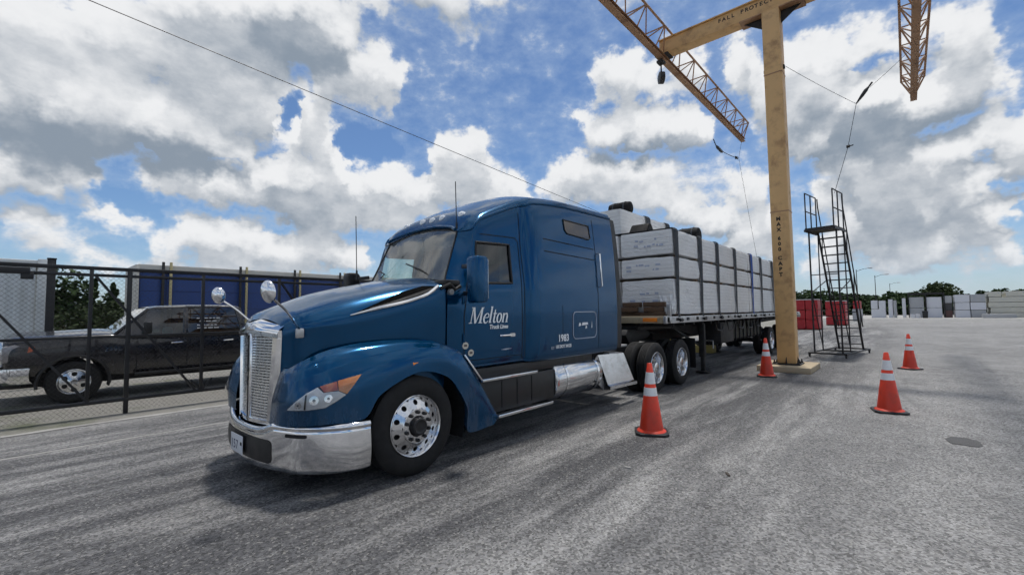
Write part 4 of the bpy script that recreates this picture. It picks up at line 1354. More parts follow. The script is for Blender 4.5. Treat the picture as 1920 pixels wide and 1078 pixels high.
tr(MB().box((6.14, -1.305, 1.37), (6.34, -1.24, 1.53))).build('corner_casting', ALU2, trailer, bevel=.012)
tr(MB().box((6.14, 1.24, 1.37), (6.34, 1.305, 1.53))).build('corner_casting', ALU2, trailer, bevel=.012)
tr(MB().box((6.42, -1.285, 1.515), (6.50, -1.20, 1.78))).build('stake_post', ALU2, trailer, bevel=.015)
for yy in (-.5, .5):
    tr(MB().prism([(6.5, 1.22), (6.5, 1.44), (TX1, 1.44), (TX1, 1.18), (17, 1.12), (9.6, .98), (8.4, 1.20)], 'y', yy - .06, yy + .06)).build('main_beam', DARK, trailer)
cm = MB().box((-.03, -1.24, 1.30), (.03, 1.24, 1.44)).mesh('cross_member')
for i in range(24):
    obj('cross_member', cm, DARK, trailer, (.5 + i * .61, 0, 0))
tr(MB().box((6.3, -.6, 1.245), (7.6, .6, 1.30))).build('king_plate', DARK, trailer)
for yy in (-.95, .95):
    leg = tr(MB().box((9.22, yy - .07, .42), (9.36, yy + .07, 1.40)).box((9.245, yy - .05, .06), (9.335, yy + .05, .45)).box((9.14, yy - .14, .02), (9.44, yy + .14, .06))).build('landing_leg', DARK, trailer, bevel=.008)
tr(MB().bar((9.29, -.95, .8), (9.29, .95, .8), .06)).build('leg_brace', DARK, trailer)
tr(MB().bar((9.29, -.9, .7), (8.3, -.5, 1.25), .05)).build('leg_brace', DARK, trailer)
tr(MB().tube([(9.29, -1.05, .85), (9.29, -1.22, .85), (9.29, -1.22, .65)], .014, 6)).build('landing_crank', ALU2, trailer)
# hoses, dunnage rack, boxes, spare wheel: bulk added to darken below the deck
tr(MB().box((10.2, -1.15, .72), (11.4, -.65, 1.30))).build('dark_fill_box', DARK, trailer, bevel=.02)
MOTTLE = mat('oily_chain_and_timber', (.055, .055, .045), .85, 0, .9, 9, bump=1.0, bscale=12)
tr(MB().box((11.55, -1.10, .78), (14.9, -.55, 1.34))).build('dunnage_dark_fill', MOTTLE, trailer, bevel=.02)  # stands for mottled dunnage, lengthened to darken the underside
for k_ in range(8):
    tr(MB().bar((11.7 + k_ * .43, -1.125, .74), (11.7 + k_ * .43, -1.125, 1.36), .04)).build('rack_bar', DARK, trailer)
for k_ in range(5):
    a_ = Vector((9.7 + k_ * 1.05, -1.16, 1.33))
    tr(MB().tube([a_, a_ + Vector((.2, .02, -.22 - .05 * (k_ % 2))), a_ + Vector((.55, 0, -.26)), a_ + Vector((.9, .02, -.02))], .022, 6)).build('air_hose', BLACKP, trailer, smooth=True)
tr(MB().box((9.6, .55, .75), (15.2, 1.15, 1.36))).build('dark_fill_box', DARK, trailer, bevel=.02)  # long far-side box added to darken the view under the deck
tr(MB().lathe([(-.14, .001), (-.14, .40), (-.10, .50), (.10, .50), (.14, .40), (.14, .001)], 24, Matrix.Translation((15.0, .2, .95)) @ Matrix.Rotation(rad(90), 4, 'X'))).build('dark_fill_wheel', RUBBER, trailer, smooth=True, angle=40)
for xx in (16.0, 19.0):
    tr(MB().tube([(xx, -.95, .5), (xx, .95, .5)], .08, 8)).build('axle', DARK, trailer)
    for sgn in (1, -1):
        for yy in (1.225, .915):
            wheel(trailer, xx - 6.2, -yy * sgn, .5, sgn > 0, drive=True, w=.265)
for sgn in (-1, 1):
    tr(MB().box((20.5, min(sgn * .62, sgn * 1.2), .3), (20.515, max(sgn * .62, sgn * 1.2), 1.2))).build('mud_flap', BLACKP, trailer)
tr(MB().box((TX1 - .02, -1.25, 1.30), (TX1 + .06, 1.25, 1.50))).build('rear_beam', ALU2, trailer, bevel=.01)
tr(MB().lathe([(-.04, .001), (-.04, .09), (.30, .10), (.30, .001)], 18, Matrix.Translation((TX1 + .16, -1.25, 1.36)))).build('tail_lamp', ALU2, trailer, smooth=True, angle=40)

# ------------------------------------------------------------------ wrapped bundles
def wrap_material(name, col, plank=.045, prints=True):
    m = bpy.data.materials.new(name)
    m.use_nodes = True
    nt = m.node_tree
    b = nt.nodes['Principled BSDF']
    tc = nt.nodes.new('ShaderNodeTexCoord')
    P = tc.outputs['Object']
    sp = nt.nodes.new('ShaderNodeSeparateXYZ')
    nt.links.new(P, sp.inputs[0])
    big = _noise(nt, P, 1.3, 4, .6)
    fold = _noise(nt, _vmth(nt, 'MULTIPLY', P, (1.0, 1.0, 2.5)), 4.0, 6, .7, 1.4)
    # edges of the boards show through the wrap as faint courses
    saw = _mth(nt, 'PINGPONG', sp.outputs[2], plank)
    course = _range(nt, saw, 0.0, plank * .25, 0, 1)
    c = _mixc(nt, big, tuple(k * .84 for k in col), col)
    c = _mixc(nt, _range(nt, fold, .56, .72, 0, .35), c, tuple(k * .66 for k in col))
    c = _mixc(nt, _mth(nt, 'MULTIPLY', _mth(nt, 'SUBTRACT', 1.0, course), _range(nt, big, .4, .6, .15, .55)), c, tuple(k * .55 for k in col))
    nt.links.new(c, b.inputs['Base Color'])
    nt.links.new(_range(nt, fold, .3, .7, .28, .55, False), b.inputs['Roughness'])
    bn = nt.nodes.new('ShaderNodeBump')
    bn.inputs['Strength'].default_value = .8
    bn.inputs['Distance'].default_value = .06
    h = _mth(nt, 'ADD', fold, _mth(nt, 'MULTIPLY', course, .10))
    nt.links.new(h, bn.inputs['Height'])
    nt.links.new(bn.outputs[0], b.inputs['Normal'])
    return m
WRAP = wrap_material('white_bundle_wrap', (.92, .92, .91))
PRINT = mat('blue_grey_wrap_print', (.46, .50, .62), .6, 0, .3, 14)

def bundle_mesh(L, W, H, seed, step=.16, amp=.012):
    """box of boards in stretch wrap: soft corners, slack and creased faces; origin at bottom centre"""
    nx, ny, nz = max(3, int(L / step)), max(3, int(W / step)), max(3, int(H / step))
    bm = bmesh.new()
    vs = {}
    def vert(i, j, k_):
        key = (i, j, k_)
        if key not in vs:
            vs[key] = bm.verts.new((L * (i / nx - .5), W * (j / ny - .5), H * k_ / nz))
        return vs[key]
    for i in range(nx):
        for j in range(ny):
            bm.faces.new([vert(i, j, 0), vert(i, j + 1, 0), vert(i + 1, j + 1, 0), vert(i + 1, j, 0)])
            bm.faces.new([vert(i, j, nz), vert(i + 1, j, nz), vert(i + 1, j + 1, nz), vert(i, j + 1, nz)])
    for i in range(nx):
        for k_ in range(nz):
            bm.faces.new([vert(i, 0, k_), vert(i + 1, 0, k_), vert(i + 1, 0, k_ + 1), vert(i, 0, k_ + 1)])
            bm.faces.new([vert(i, ny, k_), vert(i, ny, k_ + 1), vert(i + 1, ny, k_ + 1), vert(i + 1, ny, k_)])
    for j in range(ny):
        for k_ in range(nz):
            bm.faces.new([vert(0, j, k_), vert(0, j, k_ + 1), vert(0, j + 1, k_ + 1), vert(0, j + 1, k_)])
            bm.faces.new([vert(nx, j, k_), vert(nx, j + 1, k_), vert(nx, j + 1, k_ + 1), vert(nx, j, k_ + 1)])
    for key, v in vs.items():
        i, j, k_ = key
        e = (i in (0, nx)) + (j in (0, ny)) + (k_ in (0, nz))
        p = v.co + Vector((seed * 7.1, seed * 3.3, 0))
        p2 = p * 7.5
        d = Vector((mnoise.noise(p * 2.7), mnoise.noise(p * 2.7 + Vector((9, 0, 0))), mnoise.noise(p * 2.7 + Vector((0, 9, 0)))))
        d += Vector((mnoise.noise(p2), mnoise.noise(p2 + Vector((5, 0, 0))), mnoise.noise(p2 + Vector((0, 5, 0))))) * .6
        v.co += d * (amp * (1.0 if e == 1 else .5))
        if e >= 2:
            s = .022 if e == 2 else .035
            c = Vector((v.co.x, v.co.y, v.co.z - H / 2))
            v.co -= Vector((math.copysign(s, c.x) if i in (0, nx) else 0, math.copysign(s, c.y) if j in (0, ny) else 0, math.copysign(s, c.z) if k_ in (0, nz) else 0)) * .5
        v.co.z = max(v.co.z, 0)
    me = bpy.data.meshes.new('bundle')
    bm.to_mesh(me)
    bm.free()
    me.polygons.foreach_set('use_smooth', [True] * len(me.polygons))
    me.set_sharp_from_angle(angle=rad(50))
    me.materials.append(WRAP)
    return me

TIERS = [(1.555, 2.335), (2.385, 2.835), (2.885, 3.44)]
XC = [(6.70, 9.74), (9.79, 12.83), (12.88, 15.92), (15.97, 19.0)]
COLN = ['frontmost', 'second', 'third', 'rearmost']
TIERN = ['bottom', 'middle', 'top']
mesh_b = {}
for ti, (z0, z1) in enumerate(TIERS):
    mesh_b[ti] = [bundle_mesh(3.04, 1.235, z1 - z0, ti * 3 + k_, .08, .021) for k_ in range(2)]
LATH = mat('rough_lath_timber', (.20, .13, .075), .85, 0, .3, 9, bump=.2)
def end_print(b, seed, L, H):
    r = random.Random(seed)
    x = -L / 2 - .012
    for row in range(2):
        y = -.42
        while y < .38:
            w = r.uniform(.04, .13)
            if r.random() < .6:
                z = H * (.58 - .22 * row) + r.uniform(-.02, .02)
                MB().add([(x, y, z), (x, y + w, z), (x, y + w, z + .04), (x, y, z + .04)], [(0, 1, 2, 3)]).build('wrap_print', PRINT, b)
            y += w + .03
for side, (yc, sname) in enumerate(((-.645, 'near'), (.645, 'far'))):
    for ci, (x0, x1) in enumerate(XC):
        for ti, (z0, z1) in enumerate(TIERS):
            b = obj('wrapped_bundle', mesh_b[ti][(ci + side) % 2], WRAP, None, ((x0 + x1) / 2, yc, z0))
            if side == 0:
                lab = f'white-wrapped lumber bundle, {TIERN[ti]} tier, {COLN[ci]} column on the near side of the trailer'
                tag(b, lab, 'bundle', 'white-wrapped bundles on the flatbed')
            else:
                tag(b, f'white-wrapped lumber bundle, {TIERN[ti]} tier, {COLN[ci]} column on the far side of the trailer', 'bundle', 'white-wrapped bundles on the flatbed')
            if ci == 0 and side == 0 and ti == 0:
                # torn wrap hanging loose at the front corner
                fl = []
                for a_ in range(11):
                    row_ = []
                    for c_ in range(9):
                        z_ = .42 - .40 * a_ / 10
                        y_ = -.63 + .34 * c_ / 8 * (1 - .45 * a_ / 10)
                        n_ = mnoise.noise(Vector((y_ * 9, z_ * 9, 2.0))) * .035 + .02 * math.sin(c_ * 1.9 + a_ * .4)
                        row_.append((-1.52 - .03 - .05 * (a_ / 10) + n_, y_, z_))
                    fl.append(row_)
                MB().grid(fl).build('torn_wrap', WRAP, b, smooth=True)
            if ci == 0:
                end_print(b, ti + side * 5, 3.04, z1 - z0)
b4 = obj('wrapped_bundle', bundle_mesh(3.05, 1.22, .64, 21), WRAP, None, (8.42, .66, 3.49))
tag(b4, 'white-wrapped bundle lying highest, on top of the far side of the load', 'bundle', 'white-wrapped bundles on the flatbed')
# laths between the tiers
for (x0, x1) in XC:
    for (za, zb) in ((1.515, 1.555), (2.338, 2.383), (2.838, 2.883)):
        for fx in (.12, .5, .88):
            xx = x0 + (x1 - x0) * fx
            o = MB().box((-.045, -1.24, 0), (.045, 1.24, zb - za - .002)).build('lath', LATH, None, (xx, 0, za + .001))
            tier = {1.515: 'on the deck under the bottom tier', 2.338: 'between bottom and middle tiers', 2.838: 'between middle and top tiers'}[za]
            end = {.12: 'front end', .5: 'middle', .88: 'rear end'}[fx]
            tag(o, f'brown lath {tier}, {end} of {COLN[XC.index((x0, x1))]} column', 'lath', 'laths ' + tier)
MB_ = MB().box((-.045, .1, 0), (.045, 1.2, .044))
for k_, xx in enumerate((7.3, 9.5)):
    tag(MB_.build('lath', LATH, None, (xx, 0, 3.445)), 'rough brown lath under the %s end of the highest bundle of the load' % ('front', 'rear')[k_], 'lath', 'laths under the highest bundle')
# brown timbers stacked at the front of the deck
TIMB = mat('brown_timber', (.105, .062, .036), .85, 0, .35, 6, bump=.3, bscale=30)
k_ = 0
for row in range(3):
    for cidx in range(2):
        y0 = -1.13 + cidx * .58
        o = MB().box((0, 0, 0), (.10 + .05 * ((row + cidx) % 2), .56 - .07 * ((row * 2 + cidx) % 3), .105)).build('timber', TIMB, None, (6.45 + .03 * ((row * 5 + cidx * 3) % 4), y0 + .04 * (row % 2), 1.513 + row * .108), (0, 0, rad((-4, 3, 5, -2, 2, -5)[row * 2 + cidx])), bevel=.008)
        tag(o, f'short brown timber on the deck before the load, {["lowest", "middle", "uppermost"][row]} row, {["outer", "inner"][cidx]} one', 'timber', 'brown timbers at the deck front')

# ------------------------------------------------------------------ straps
STRAPM = mat('dark_grey_webbing', (.030, .036, .046), .75, 0, .2, 30, bump=.2, bscale=200)
STRAPB = mat('blue_webbing', (.012, .06, .30), .7, 0, .2, 30, bump=.2, bscale=200)
ORD = ['first', 'second', 'third', 'fourth', 'fifth', 'sixth', 'seventh']
for si, xx in enumerate((6.86, 8.39, 9.70, 11.33, 13.19, 14.43, 16.18)):
    m_ = STRAPB if si == 4 else STRAPM
    hw = .048
    far_top = 4.15 if 6.9 < xx < 9.95 else 3.455
    path = [(-1.315, 1.50), (-1.295, 1.56), (-1.295, 2.3), (-1.297, 2.9), (-1.285, 3.42), (-1.262, 3.458), (-.7, 3.462), (-.02, 3.47)]
    path += ([(.03, 4.10), (.06, 4.15)] if far_top > 4 else []) + [(.7, far_top + .012), (1.26, far_top + .004), (1.29, far_top - .03), (1.296, 2.9), (1.296, 1.56), (1.315, 1.50)]
    s = thing('cargo_strap', (f'{ORD[si]} strap from the tractor, ' if si != 4 else 'blue strap, fifth from the tractor, ') + ('dark webbing' if si != 4 else 'webbing') + ' over the white load', 'strap', (xx, 0, 0), 0, 'straps over the trailer load')
    def half(z):
        t = max(0.0, min(1.0, (z - 1.5) / 1.95))
        return .05 + .085 * t
    a = [(-half(z), y, z) for y, z in path]
    b = [(half(z), y, z) for y, z in path]
    c = [(0, y * 1.004, z + (.006 if z > 3.4 else 0)) for y, z in path]
    MB().grid([a, c, b]).build('webbing', m_, s)
    MB().tube([(-.07, -1.335, 1.44), (.07, -1.335, 1.44)], .04, 10).build('winch', DARK, s)
# rolled black tarps on the load
TARP = mat('black_tarp', (.007, .007, .008), .7, 0, .3, 10, bump=.6, bscale=14, spec=.2)
def roll(loc, r, l, label):
    M = Matrix.Identity(4)
    prof = [(-l / 2, .001), (-l / 2, r * .55), (-l / 2 + .02, r * .9), (-l / 4, r), (0, r * .96), (l / 4, r), (l / 2 - .02, r * .9), (l / 2, r * .55), (l / 2, .001)]
    o = thing('tarp_roll', label, 'tarp', loc, 0, 'rolled black tarps on the load')
    MB().lathe(prof, 18).build('roll', TARP, o, (0, 0, r * .98), smooth=True, angle=50)
    for yy in (-l / 4, l / 4):
        MB().lathe([(yy - .02, r * 1.01), (yy, r * 1.04), (yy + .02, r * 1.01)], 18).build('tie', STRAPM, o, (0, 0, r * .98))
roll((7.62, .42, 4.125), .165, .6, 'rolled black tarp on the highest bundle of the load')
roll((9.5, -.62, 3.43), .235, .6, 'rolled black tarp behind the second strap on the load')
o = thing('tarp_roll', 'crumpled black tarp on the front edge of the load top', 'tarp', (7.05, -.42, 3.44), 0, 'rolled black tarps on the load')
MB().prism([(-.25, 0), (.3, 0), (.22, .08), (.06, .26), (-.05, .24), (-.16, .1)], 'y', -.2, .25).build('roll', TARP, o, bevel=.03)

# ------------------------------------------------------------------ gantry
GX, GY = 11.33, -2.52
pad = MB().box((-.80, -.62, 0), (.85, .60, .15)).build('concrete_footing', mat('tan_concrete', (.42, .345, .235), .85, 0, .12, 3, bump=.15, bscale=30, dirt=(.22, .18, .13), dirt_amt=.5), None, (GX, GY, 0), bevel=.012)
tag(pad, 'low tan concrete footing block under the tan gantry post', 'footing')
gan = thing('fall_protection_gantry', 'tan steel T-shaped gantry with two lattice arms standing over the trailer', 'gantry', (GX, GY, .15))
ZB = 9.90
MB().box((-.33, -.33, 0), (.33, .33, .03)).build('base_plate', DARK, gan, bevel=.006)
post = MB().box((-.22, -.22, .03), (.22, .22, ZB)).build('post', GANTRY, gan, bevel=.02)
for sx in (-1, 1):
    for sy in (-1, 1):
        MB().tube([(.275 * sx, .275 * sy, .03), (.275 * sx, .275 * sy, .13)], .018, 6).tube([(.275 * sx, .275 * sy, .03), (.275 * sx, .275 * sy, .065)], .034, 6).build('anchor_bolt', DARK, gan)
for (a, b) in (((.225, 0), (.31, 0)), ((-.225, 0), (-.31, 0)), ((0, .225), (0, .31)), ((0, -.225), (0, -.31))):
    ax = Vector((a[0], a[1], .03)); bx_ = Vector((b[0], b[1], .03)); cx = Vector((a[0], a[1], .20))
    n = Vector((b[1] - a[1], a[0] - b[0], 0)).normalized() * .01
    MB().add([ax + n, bx_ + n, cx + n, ax - n, bx_ - n, cx - n], [(0, 1, 2), (5, 4, 3), (0, 3, 4, 1), (1, 4, 5, 2), (2, 5, 3, 0)]).build('base_gusset', DARK, gan)
# weld bands and clips on the post
for z in (4.15, 8.05):
    MB().box((-.227, -.227, z), (.227, .227, z + .03)).build('weld_band', GANTRY2, gan)
for sy in (-1, 1):
    MB().box((-.05, .22 * sy - .04, 8.2), (.05, .22 * sy + .04, 8.3)).build('cable_clip', DARK, gan, bevel=.008)
HB = .50
bm_ = MB().box((-.21, -3.25, ZB), (.21, 3.25, ZB + .035)).box((-.21, -3.25, ZB + HB - .035), (.21, 3.25, ZB + HB)).box((-.15, -3.24, ZB + .035), (.15, 3.24, ZB + HB - .035))
bm_.build('beam', GANTRY, gan, bevel=.006)
for sy in (-1, 1):
    MB().prism([(.22 * sy, ZB - .38), (.22 * sy, ZB - .002), (.75 * sy, ZB - .002)], 'x', -.015, .015).build('knee_gusset', DARK, gan)
    MB().box((-.24, min(.22 * sy, .80 * sy), ZB - .03), (.24, max(.22 * sy, .80 * sy), ZB - .002)).build('splice_plate', GANTRY2, gan)
# stencilled lettering down the post and along the beam
me_cache = {}
zz = 3.92
for ch in 'MAX 600 CAPT':
    if ch == ' ':
        zz -= .09
        continue
    me = text_mesh(ch, .135, .0008, align='CENTER', bold=.007)
    obj('stencil_letter', me, STENCIL, gan, (-.222, .035, zz), (rad(90), 0, rad(-90)))
    zz -= .15
xx = -.95
for ch in 'FALL PROTECTION':
    if ch != ' ':
        me = text_mesh(ch, .16, .0008, align='CENTER', bold=.005)
        obj('stencil_letter', me, STENCIL, gan, (-.152, 1.35 - (xx + .95), ZB + .27), (rad(90), 0, rad(-90)))
    xx += .125
# lattice arms parallel to the trailer
XA, XB = -9.3, 9.2
rail_me = None
PAN = 1.32
zr0, zr1, zc, hc = ZB - .18, ZB - .03, ZB + .56, .34
dA = Vector((PAN / 2, 0, 0))
def brace_mesh(name, p, q, w=.035):
    return MB().bar(p, q, w, w).mesh(name)
br = {}
for sy in (-1, 1):
    br[('up', sy)] = brace_mesh('lattice_bar', (0, 0, zr1), (PAN / 2, hc * sy, zc))
    br[('dn', sy)] = brace_mesh('lattice_bar', (PAN / 2, hc * sy, zc), (PAN, 0, zr1))
    br[('v', sy)] = brace_mesh('lattice_bar', (PAN / 2, hc * sy, zc), (PAN / 2, 0, zr1), .028)
br[('t', 1)] = brace_mesh('lattice_bar', (PAN / 2, -hc, zc), (PAN / 2, hc, zc), .03)
for yy, nm in ((3.15, 'left'), (-3.08, 'right')):
    arm = node('lattice_arm', gan, (0, yy, 0))
    MB().box((XA, -.10, zr0), (XB + .35, .10, zr0 + .02)).box((XA, -.10, zr1 - .02), (XB + .35, .10, zr1)).box((XA, -.015, zr0 + .02), (XB + .35, .015, zr1 - .02)).build('trolley_rail', GANTRY2, arm)
    for sy in (-1, 1):
        MB().tube([(XA, hc * sy, zc), (XB, hc * sy, zc)], .035, 8).build('top_chord', GANTRY2, arm)
        MB().bar((XB, hc * sy, zc), (XB + .33, 0, zr1 - .02), .035).build('lattice_bar', GANTRY2, arm)
        MB().bar((XB, hc * sy, zc), (XB, 0, zr1), .035).build('lattice_bar', GANTRY2, arm)
    MB().bar((XB, -hc, zc), (XB, hc, zc), .035).build('lattice_bar', GANTRY2, arm)
    n_ = int((XB - XA) / PAN)
    for i in range(n_):
        for key, me in br.items():
            obj('lattice_bar', me, GANTRY2, arm, (XA + i * PAN, 0, 0))
    MB().box((-.24, -.22, zr1), (.24, .22, ZB - .001)).build('saddle', DARK, arm, bevel=.006)
# retractable lifeline hanging from the left arm, black cable drums
def cable(pts, r, name, label, cat='cable', m=None, sag=None):
    o = MB().tube([Vector(p) for p in pts], r, 6).build(name, m or DARK, None, smooth=True)
    return tag(o, label, cat)
blk = thing('lifeline_reel', 'black retractable lifeline reel hung under the left lattice arm by the beam end', 'reel', (11.06, .63, 9.02))
MB().lathe([(-.10, .001), (-.10, .10), (-.07, .19), (.07, .19), (.10, .10), (.10, .001)], 20).build('drum', BLACKP, blk, (0, 0, .2), (0, 0, rad(40)), smooth=True, angle=40)
MB().tube([(0, 0, .38), (0, 0, .70)], .025, 6).box((-.12, -.1, .68), (.12, .1, .76)).build('trolley_hanger', DARK, blk)
WIRE = mat('steel_wire_rope', (.05, .05, .055), .5, .6, .2, 30)
def sagline(a, b, sag, n=14):
    a, b = Vector(a), Vector(b)
    return [a.lerp(b, i / n) - Vector((0, 0, sag * 4 * (i / n) * (1 - i / n))) for i in range(n + 1)]
# lifelines: right side runs from the right arm to a connector and on down to the rolling ladder
J = (16.0, -4.05, 8.55)
cable(sagline((16.0, -5.50, 9.86), (16.0, -4.42, 8.98), .02), .0065, 'lifeline_cable', 'thin lifeline from the right lattice arm to its black energy absorber', m=WIRE)
cable(sagline((11.45, -2.78, 8.45), J, .03), .0065, 'lifeline_cable', 'thin tag line from the gantry post to the lifeline joint on the right', m=WIRE)
cable([J, (16.0, -3.77, 7.15), (15.9, -3.33, 5.6)], .008, 'lifeline_cable', 'thin lifeline hanging from the joint down to the rolling ladder top', m=WIRE)
a = thing('energy_absorber', 'black energy absorber at the upper end of the right lifeline', 'absorber', (16.0, -4.42, 8.98))
MB().tube([(0, 0, .06), (0, .10, -.06), (0, .20, -.20), (0, .37, -.43)], [.02, .06, .055, .02], 8).build('pack', BLACKP, a, smooth=True)
MB().tube([(0, -.08, .16), (0, 0, .06)], .03, 8).build('hook', DARK, a)
a = thing('line_clamp', 'small black clamp halfway down the right lifeline', 'clamp', (16.0, -3.77, 7.15))
MB().lathe([(-.05, .001), (-.05, .05), (.05, .05), (.05, .001)], 8).build('body', BLACKP, a)
MB().bar((0, 0, 0), (.02, -.14, .02), .03).build('lever', DARK, a)
# left side: from the far end of the left arm down behind the load
cable(sagline((20.52, .63, 9.75), (19.92, .63, 8.81), .0, 6), .0065, 'lifeline_cable', 'thin lifeline dropping from the far end of the left lattice arm', m=WIRE)
cable(sagline((19.92, .63, 8.81), (23.25, .63, 3.2), .10), .0065, 'lifeline_cable', 'thin lifeline falling behind the white load left of the post', m=WIRE)
cable(sagline((16.69, .63, 8.42), (19.92, .63, 8.81), .06), .014, 'lifeline_cable', 'short dark lanyard with clips beside the left lifeline', m=WIRE)
a = thing('energy_absorber', 'black energy absorber on the lanyard under the left lattice arm', 'absorber', (16.95, .63, 8.44))
MB().tube([(-.45, 0, .05), (-.25, 0, .02), (.3, 0, -.02), (.5, 0, 0)], [.02, .06, .06, .02], 8).build('pack', BLACKP, a, smooth=True)
MB().tube([(-.45, 0, .05), (-.75, 0, .22)], .02, 6).build('strap', BLACKP, a)
a = thing('line_clamp', 'small black clip on the lanyard beneath the left arm end', 'clamp', (19.5, .63, 8.73))
MB().lathe([(-.05, .001), (-.05, .06), (.05, .06), (.05, .001)], 8).build('body', BLACKP, a)
MB().bar((-.15, 0, .02), (.2, 0, -.02), .035).build('lever', DARK, a)
cable([(7.34, -2.5, 9.0), (7.0, -2.72, 7.35), (6.86, -2.78, 6.2), (6.80, -2.8, 5.95), (6.66, -2.8, 5.90), (6.62, -2.8, 6.0)], .006, 'hanging_cord', 'thin cord with hook hanging loose left of the gantry post', 'cord', WIRE) if False else None
# overhead wire across the yard
pts = sagline((-40, 6.0, 9.75), (60, 6.0, 4.1), .12, 40)
tag(MB().tube(pts, .009, 6).build('overhead_wire', WIRE, None, smooth=True), 'thin overhead wire slanting across the sky at upper left', 'wire')

# ------------------------------------------------------------------ traffic cones
CONE = mat('faded_orange_cone', (.60, .040, .014), .45, 0, .12, 9, dirt=(.16, .05, .03), dirt_amt=.4, dirt_scale=7)
COLLAR = mat('white_reflective_collar', (.80, .81, .82), .35, 0, .06, 18, dirt=(.4, .38, .35), dirt_amt=.35, dirt_scale=9)
def cone(loc, rz, label, s=1.0):
    c = thing('traffic_cone', label, 'cone', loc, rz, 'traffic cones')
    c.scale = (s, s, s)
    base = MB()
    oct_ = []
    for i in range(4):
        a = rad(45 + 90 * i)
        for d in (-9, 9):
            oct_.append((.262 * math.cos(a + rad(d)), .262 * math.sin(a + rad(d))))
    base.prism(oct_, 'z', 0, .035)
    base.build('base', BLACKP, c, bevel=.008)
    V = lambda z: .030 + (.158 - .030) * (1 - z / .92)
    M = Matrix.Rotation(rad(90), 4, 'X')
    MB().lathe([(.035, .190), (.045, .182), (.06, V(.06) + .004), (.92, .030), (.925, .024), (.92, .018), (.80, .018)], 28, M).build('body', CONE, c, smooth=True, angle=45)
    for z0, z1 in ((.50, .605), (.655, .805)):
        MB().lathe([(z0, V(z0) + .001), (z0, V(z0) + .004), (z1, V(z1) + .004), (z1, V(z1) + .001)], 28, M).build('collar', COLLAR, c, smooth=True, angle=40)
    return c
cone((2.99, -2.36, 0), .5, 'orange traffic cone in front of the tractor drive wheels, nearest the fuel tank', 1.01)
cone((9.55, -2.37, 0), .2, 'orange traffic cone just left of the gantry footing', 1.01)
cone((14.95, -1.76, 0), .3, 'orange traffic cone in shade beside the trailer, behind the gantry post', 1.0)
cone((6.47, -4.73, 0), .25, 'larger-looking orange traffic cone of the two standing alone at right', 1.01)
cone((13.17, -5.0, 0), .9, 'farther orange traffic cone of the two standing alone at right', 1.01)

# ------------------------------------------------------------------ rolling ladder
LK = 1.25
LADM = mat('black_ladder_steel', (.014, .014, .016), .5, .2, .25, 10, dirt=(.10, .07, .05), dirt_amt=.45, dirt_scale=7)
lad = thing('rolling_ladder', 'tall black rolling platform ladder standing right of the gantry post', 'ladder', (15.4, -2.95, 0), rad(-9))
SB = 2.75
hw = .37
r_ = .022
PT = 4.35
for sy in (-1, 1):
    MB().tube([(SB, hw * sy, .12), (1.0, hw * sy, PT)], .028 * LK, 8).build('stringer', LADM, lad, smooth=True)
    MB().tube([(SB + .08, hw * sy, .95), (1.08, hw * sy, PT + .95), (1.05, hw * sy, PT + 1.25)], .016 * LK, 8).build('handrail', LADM, lad, smooth=True)
    for t in (.12, .45, .8):
        p = Vector((SB, hw * sy, .12)).lerp(Vector((1.0, hw * sy, PT)), t)
        MB().tube([p, p + Vector((.08, 0, .88))], .013 * LK, 6).build('rail_post', LADM, lad)
    MB().tube([(.12, .40 * sy, .12), (.12, .40 * sy, PT)], r_ * LK, 8).build('leg', LADM, lad)
    MB().tube([(1.0, .40 * sy, .14), (1.0, .38 * sy, PT)], .016 * LK, 8).build('leg', LADM, lad)
    MB().tube([(.12, .40 * sy, 2.2), (1.0, .40 * sy, .3)], .014 * LK, 6).build('brace', LADM, lad)
    MB().tube([(.12, .40 * sy, 2.2), (1.75, .37 * sy, 2.7)], .014 * LK, 6).build('brace', LADM, lad)
    MB().tube([(-.05, .52 * sy, .14), (SB + .15, .52 * sy, .14)], .024 * LK, 8).build('base_rail', LADM, lad)
    # platform guard rails: posts, top rail and mid rail
    for x in (-.12, .42, .98):
        MB().tube([(x, .40 * sy, PT), (x, .40 * sy, PT + 1.28)], .017 * LK, 8).build('guard_post', LADM, lad)
    for z in (.65, 1.28):
        MB().tube([(-.12, .40 * sy, PT + z), (.98, .40 * sy, PT + z)], .016 * LK, 8).build('guard_rail', LADM, lad)
for x in (-.05, 1.4, SB + .15):
    MB().tube([(x, -.52, .14), (x, .52, .14)], .022 * LK, 8).build('base_rail', LADM, lad)
for z in (1.4, 2.8):
    MB().tube([(.12, -.4, z), (.12, .4, z)], .014 * LK, 6).build('brace', LADM, lad)
tread = MB().box((-.10, -hw + .01, -.018), (.10, hw - .01, .012)).mesh('tread', bevel=.004)
n_t = 14
for i in range(n_t):
    t = (i + .7) / (n_t + .4)
    p = Vector((SB, 0, .12)).lerp(Vector((1.0, 0, PT)), t)
    obj('tread', tread, LADM, lad, p)
PLAT = mat('dirty_yellowed_plank', (.12, .105, .06), .8, .1, .4, 8)
for i in range(6):
    MB().box((-.18 + .2 * i, -.43, PT), (-.18 + .2 * i + .185, .43, PT + .045)).build('platform_slat', PLAT if i % 2 else LADM, lad)
MB().box((-.2, -.45, PT - .07), (1.04, -.41, PT)).build('platform_edge', LADM, lad)
MB().box((-.2, .41, PT - .07), (1.04, .45, PT)).build('platform_edge', LADM, lad)
MB().box((-.2, -.41, PT - .07), (-.16, .41, PT)).build('platform_edge', LADM, lad)
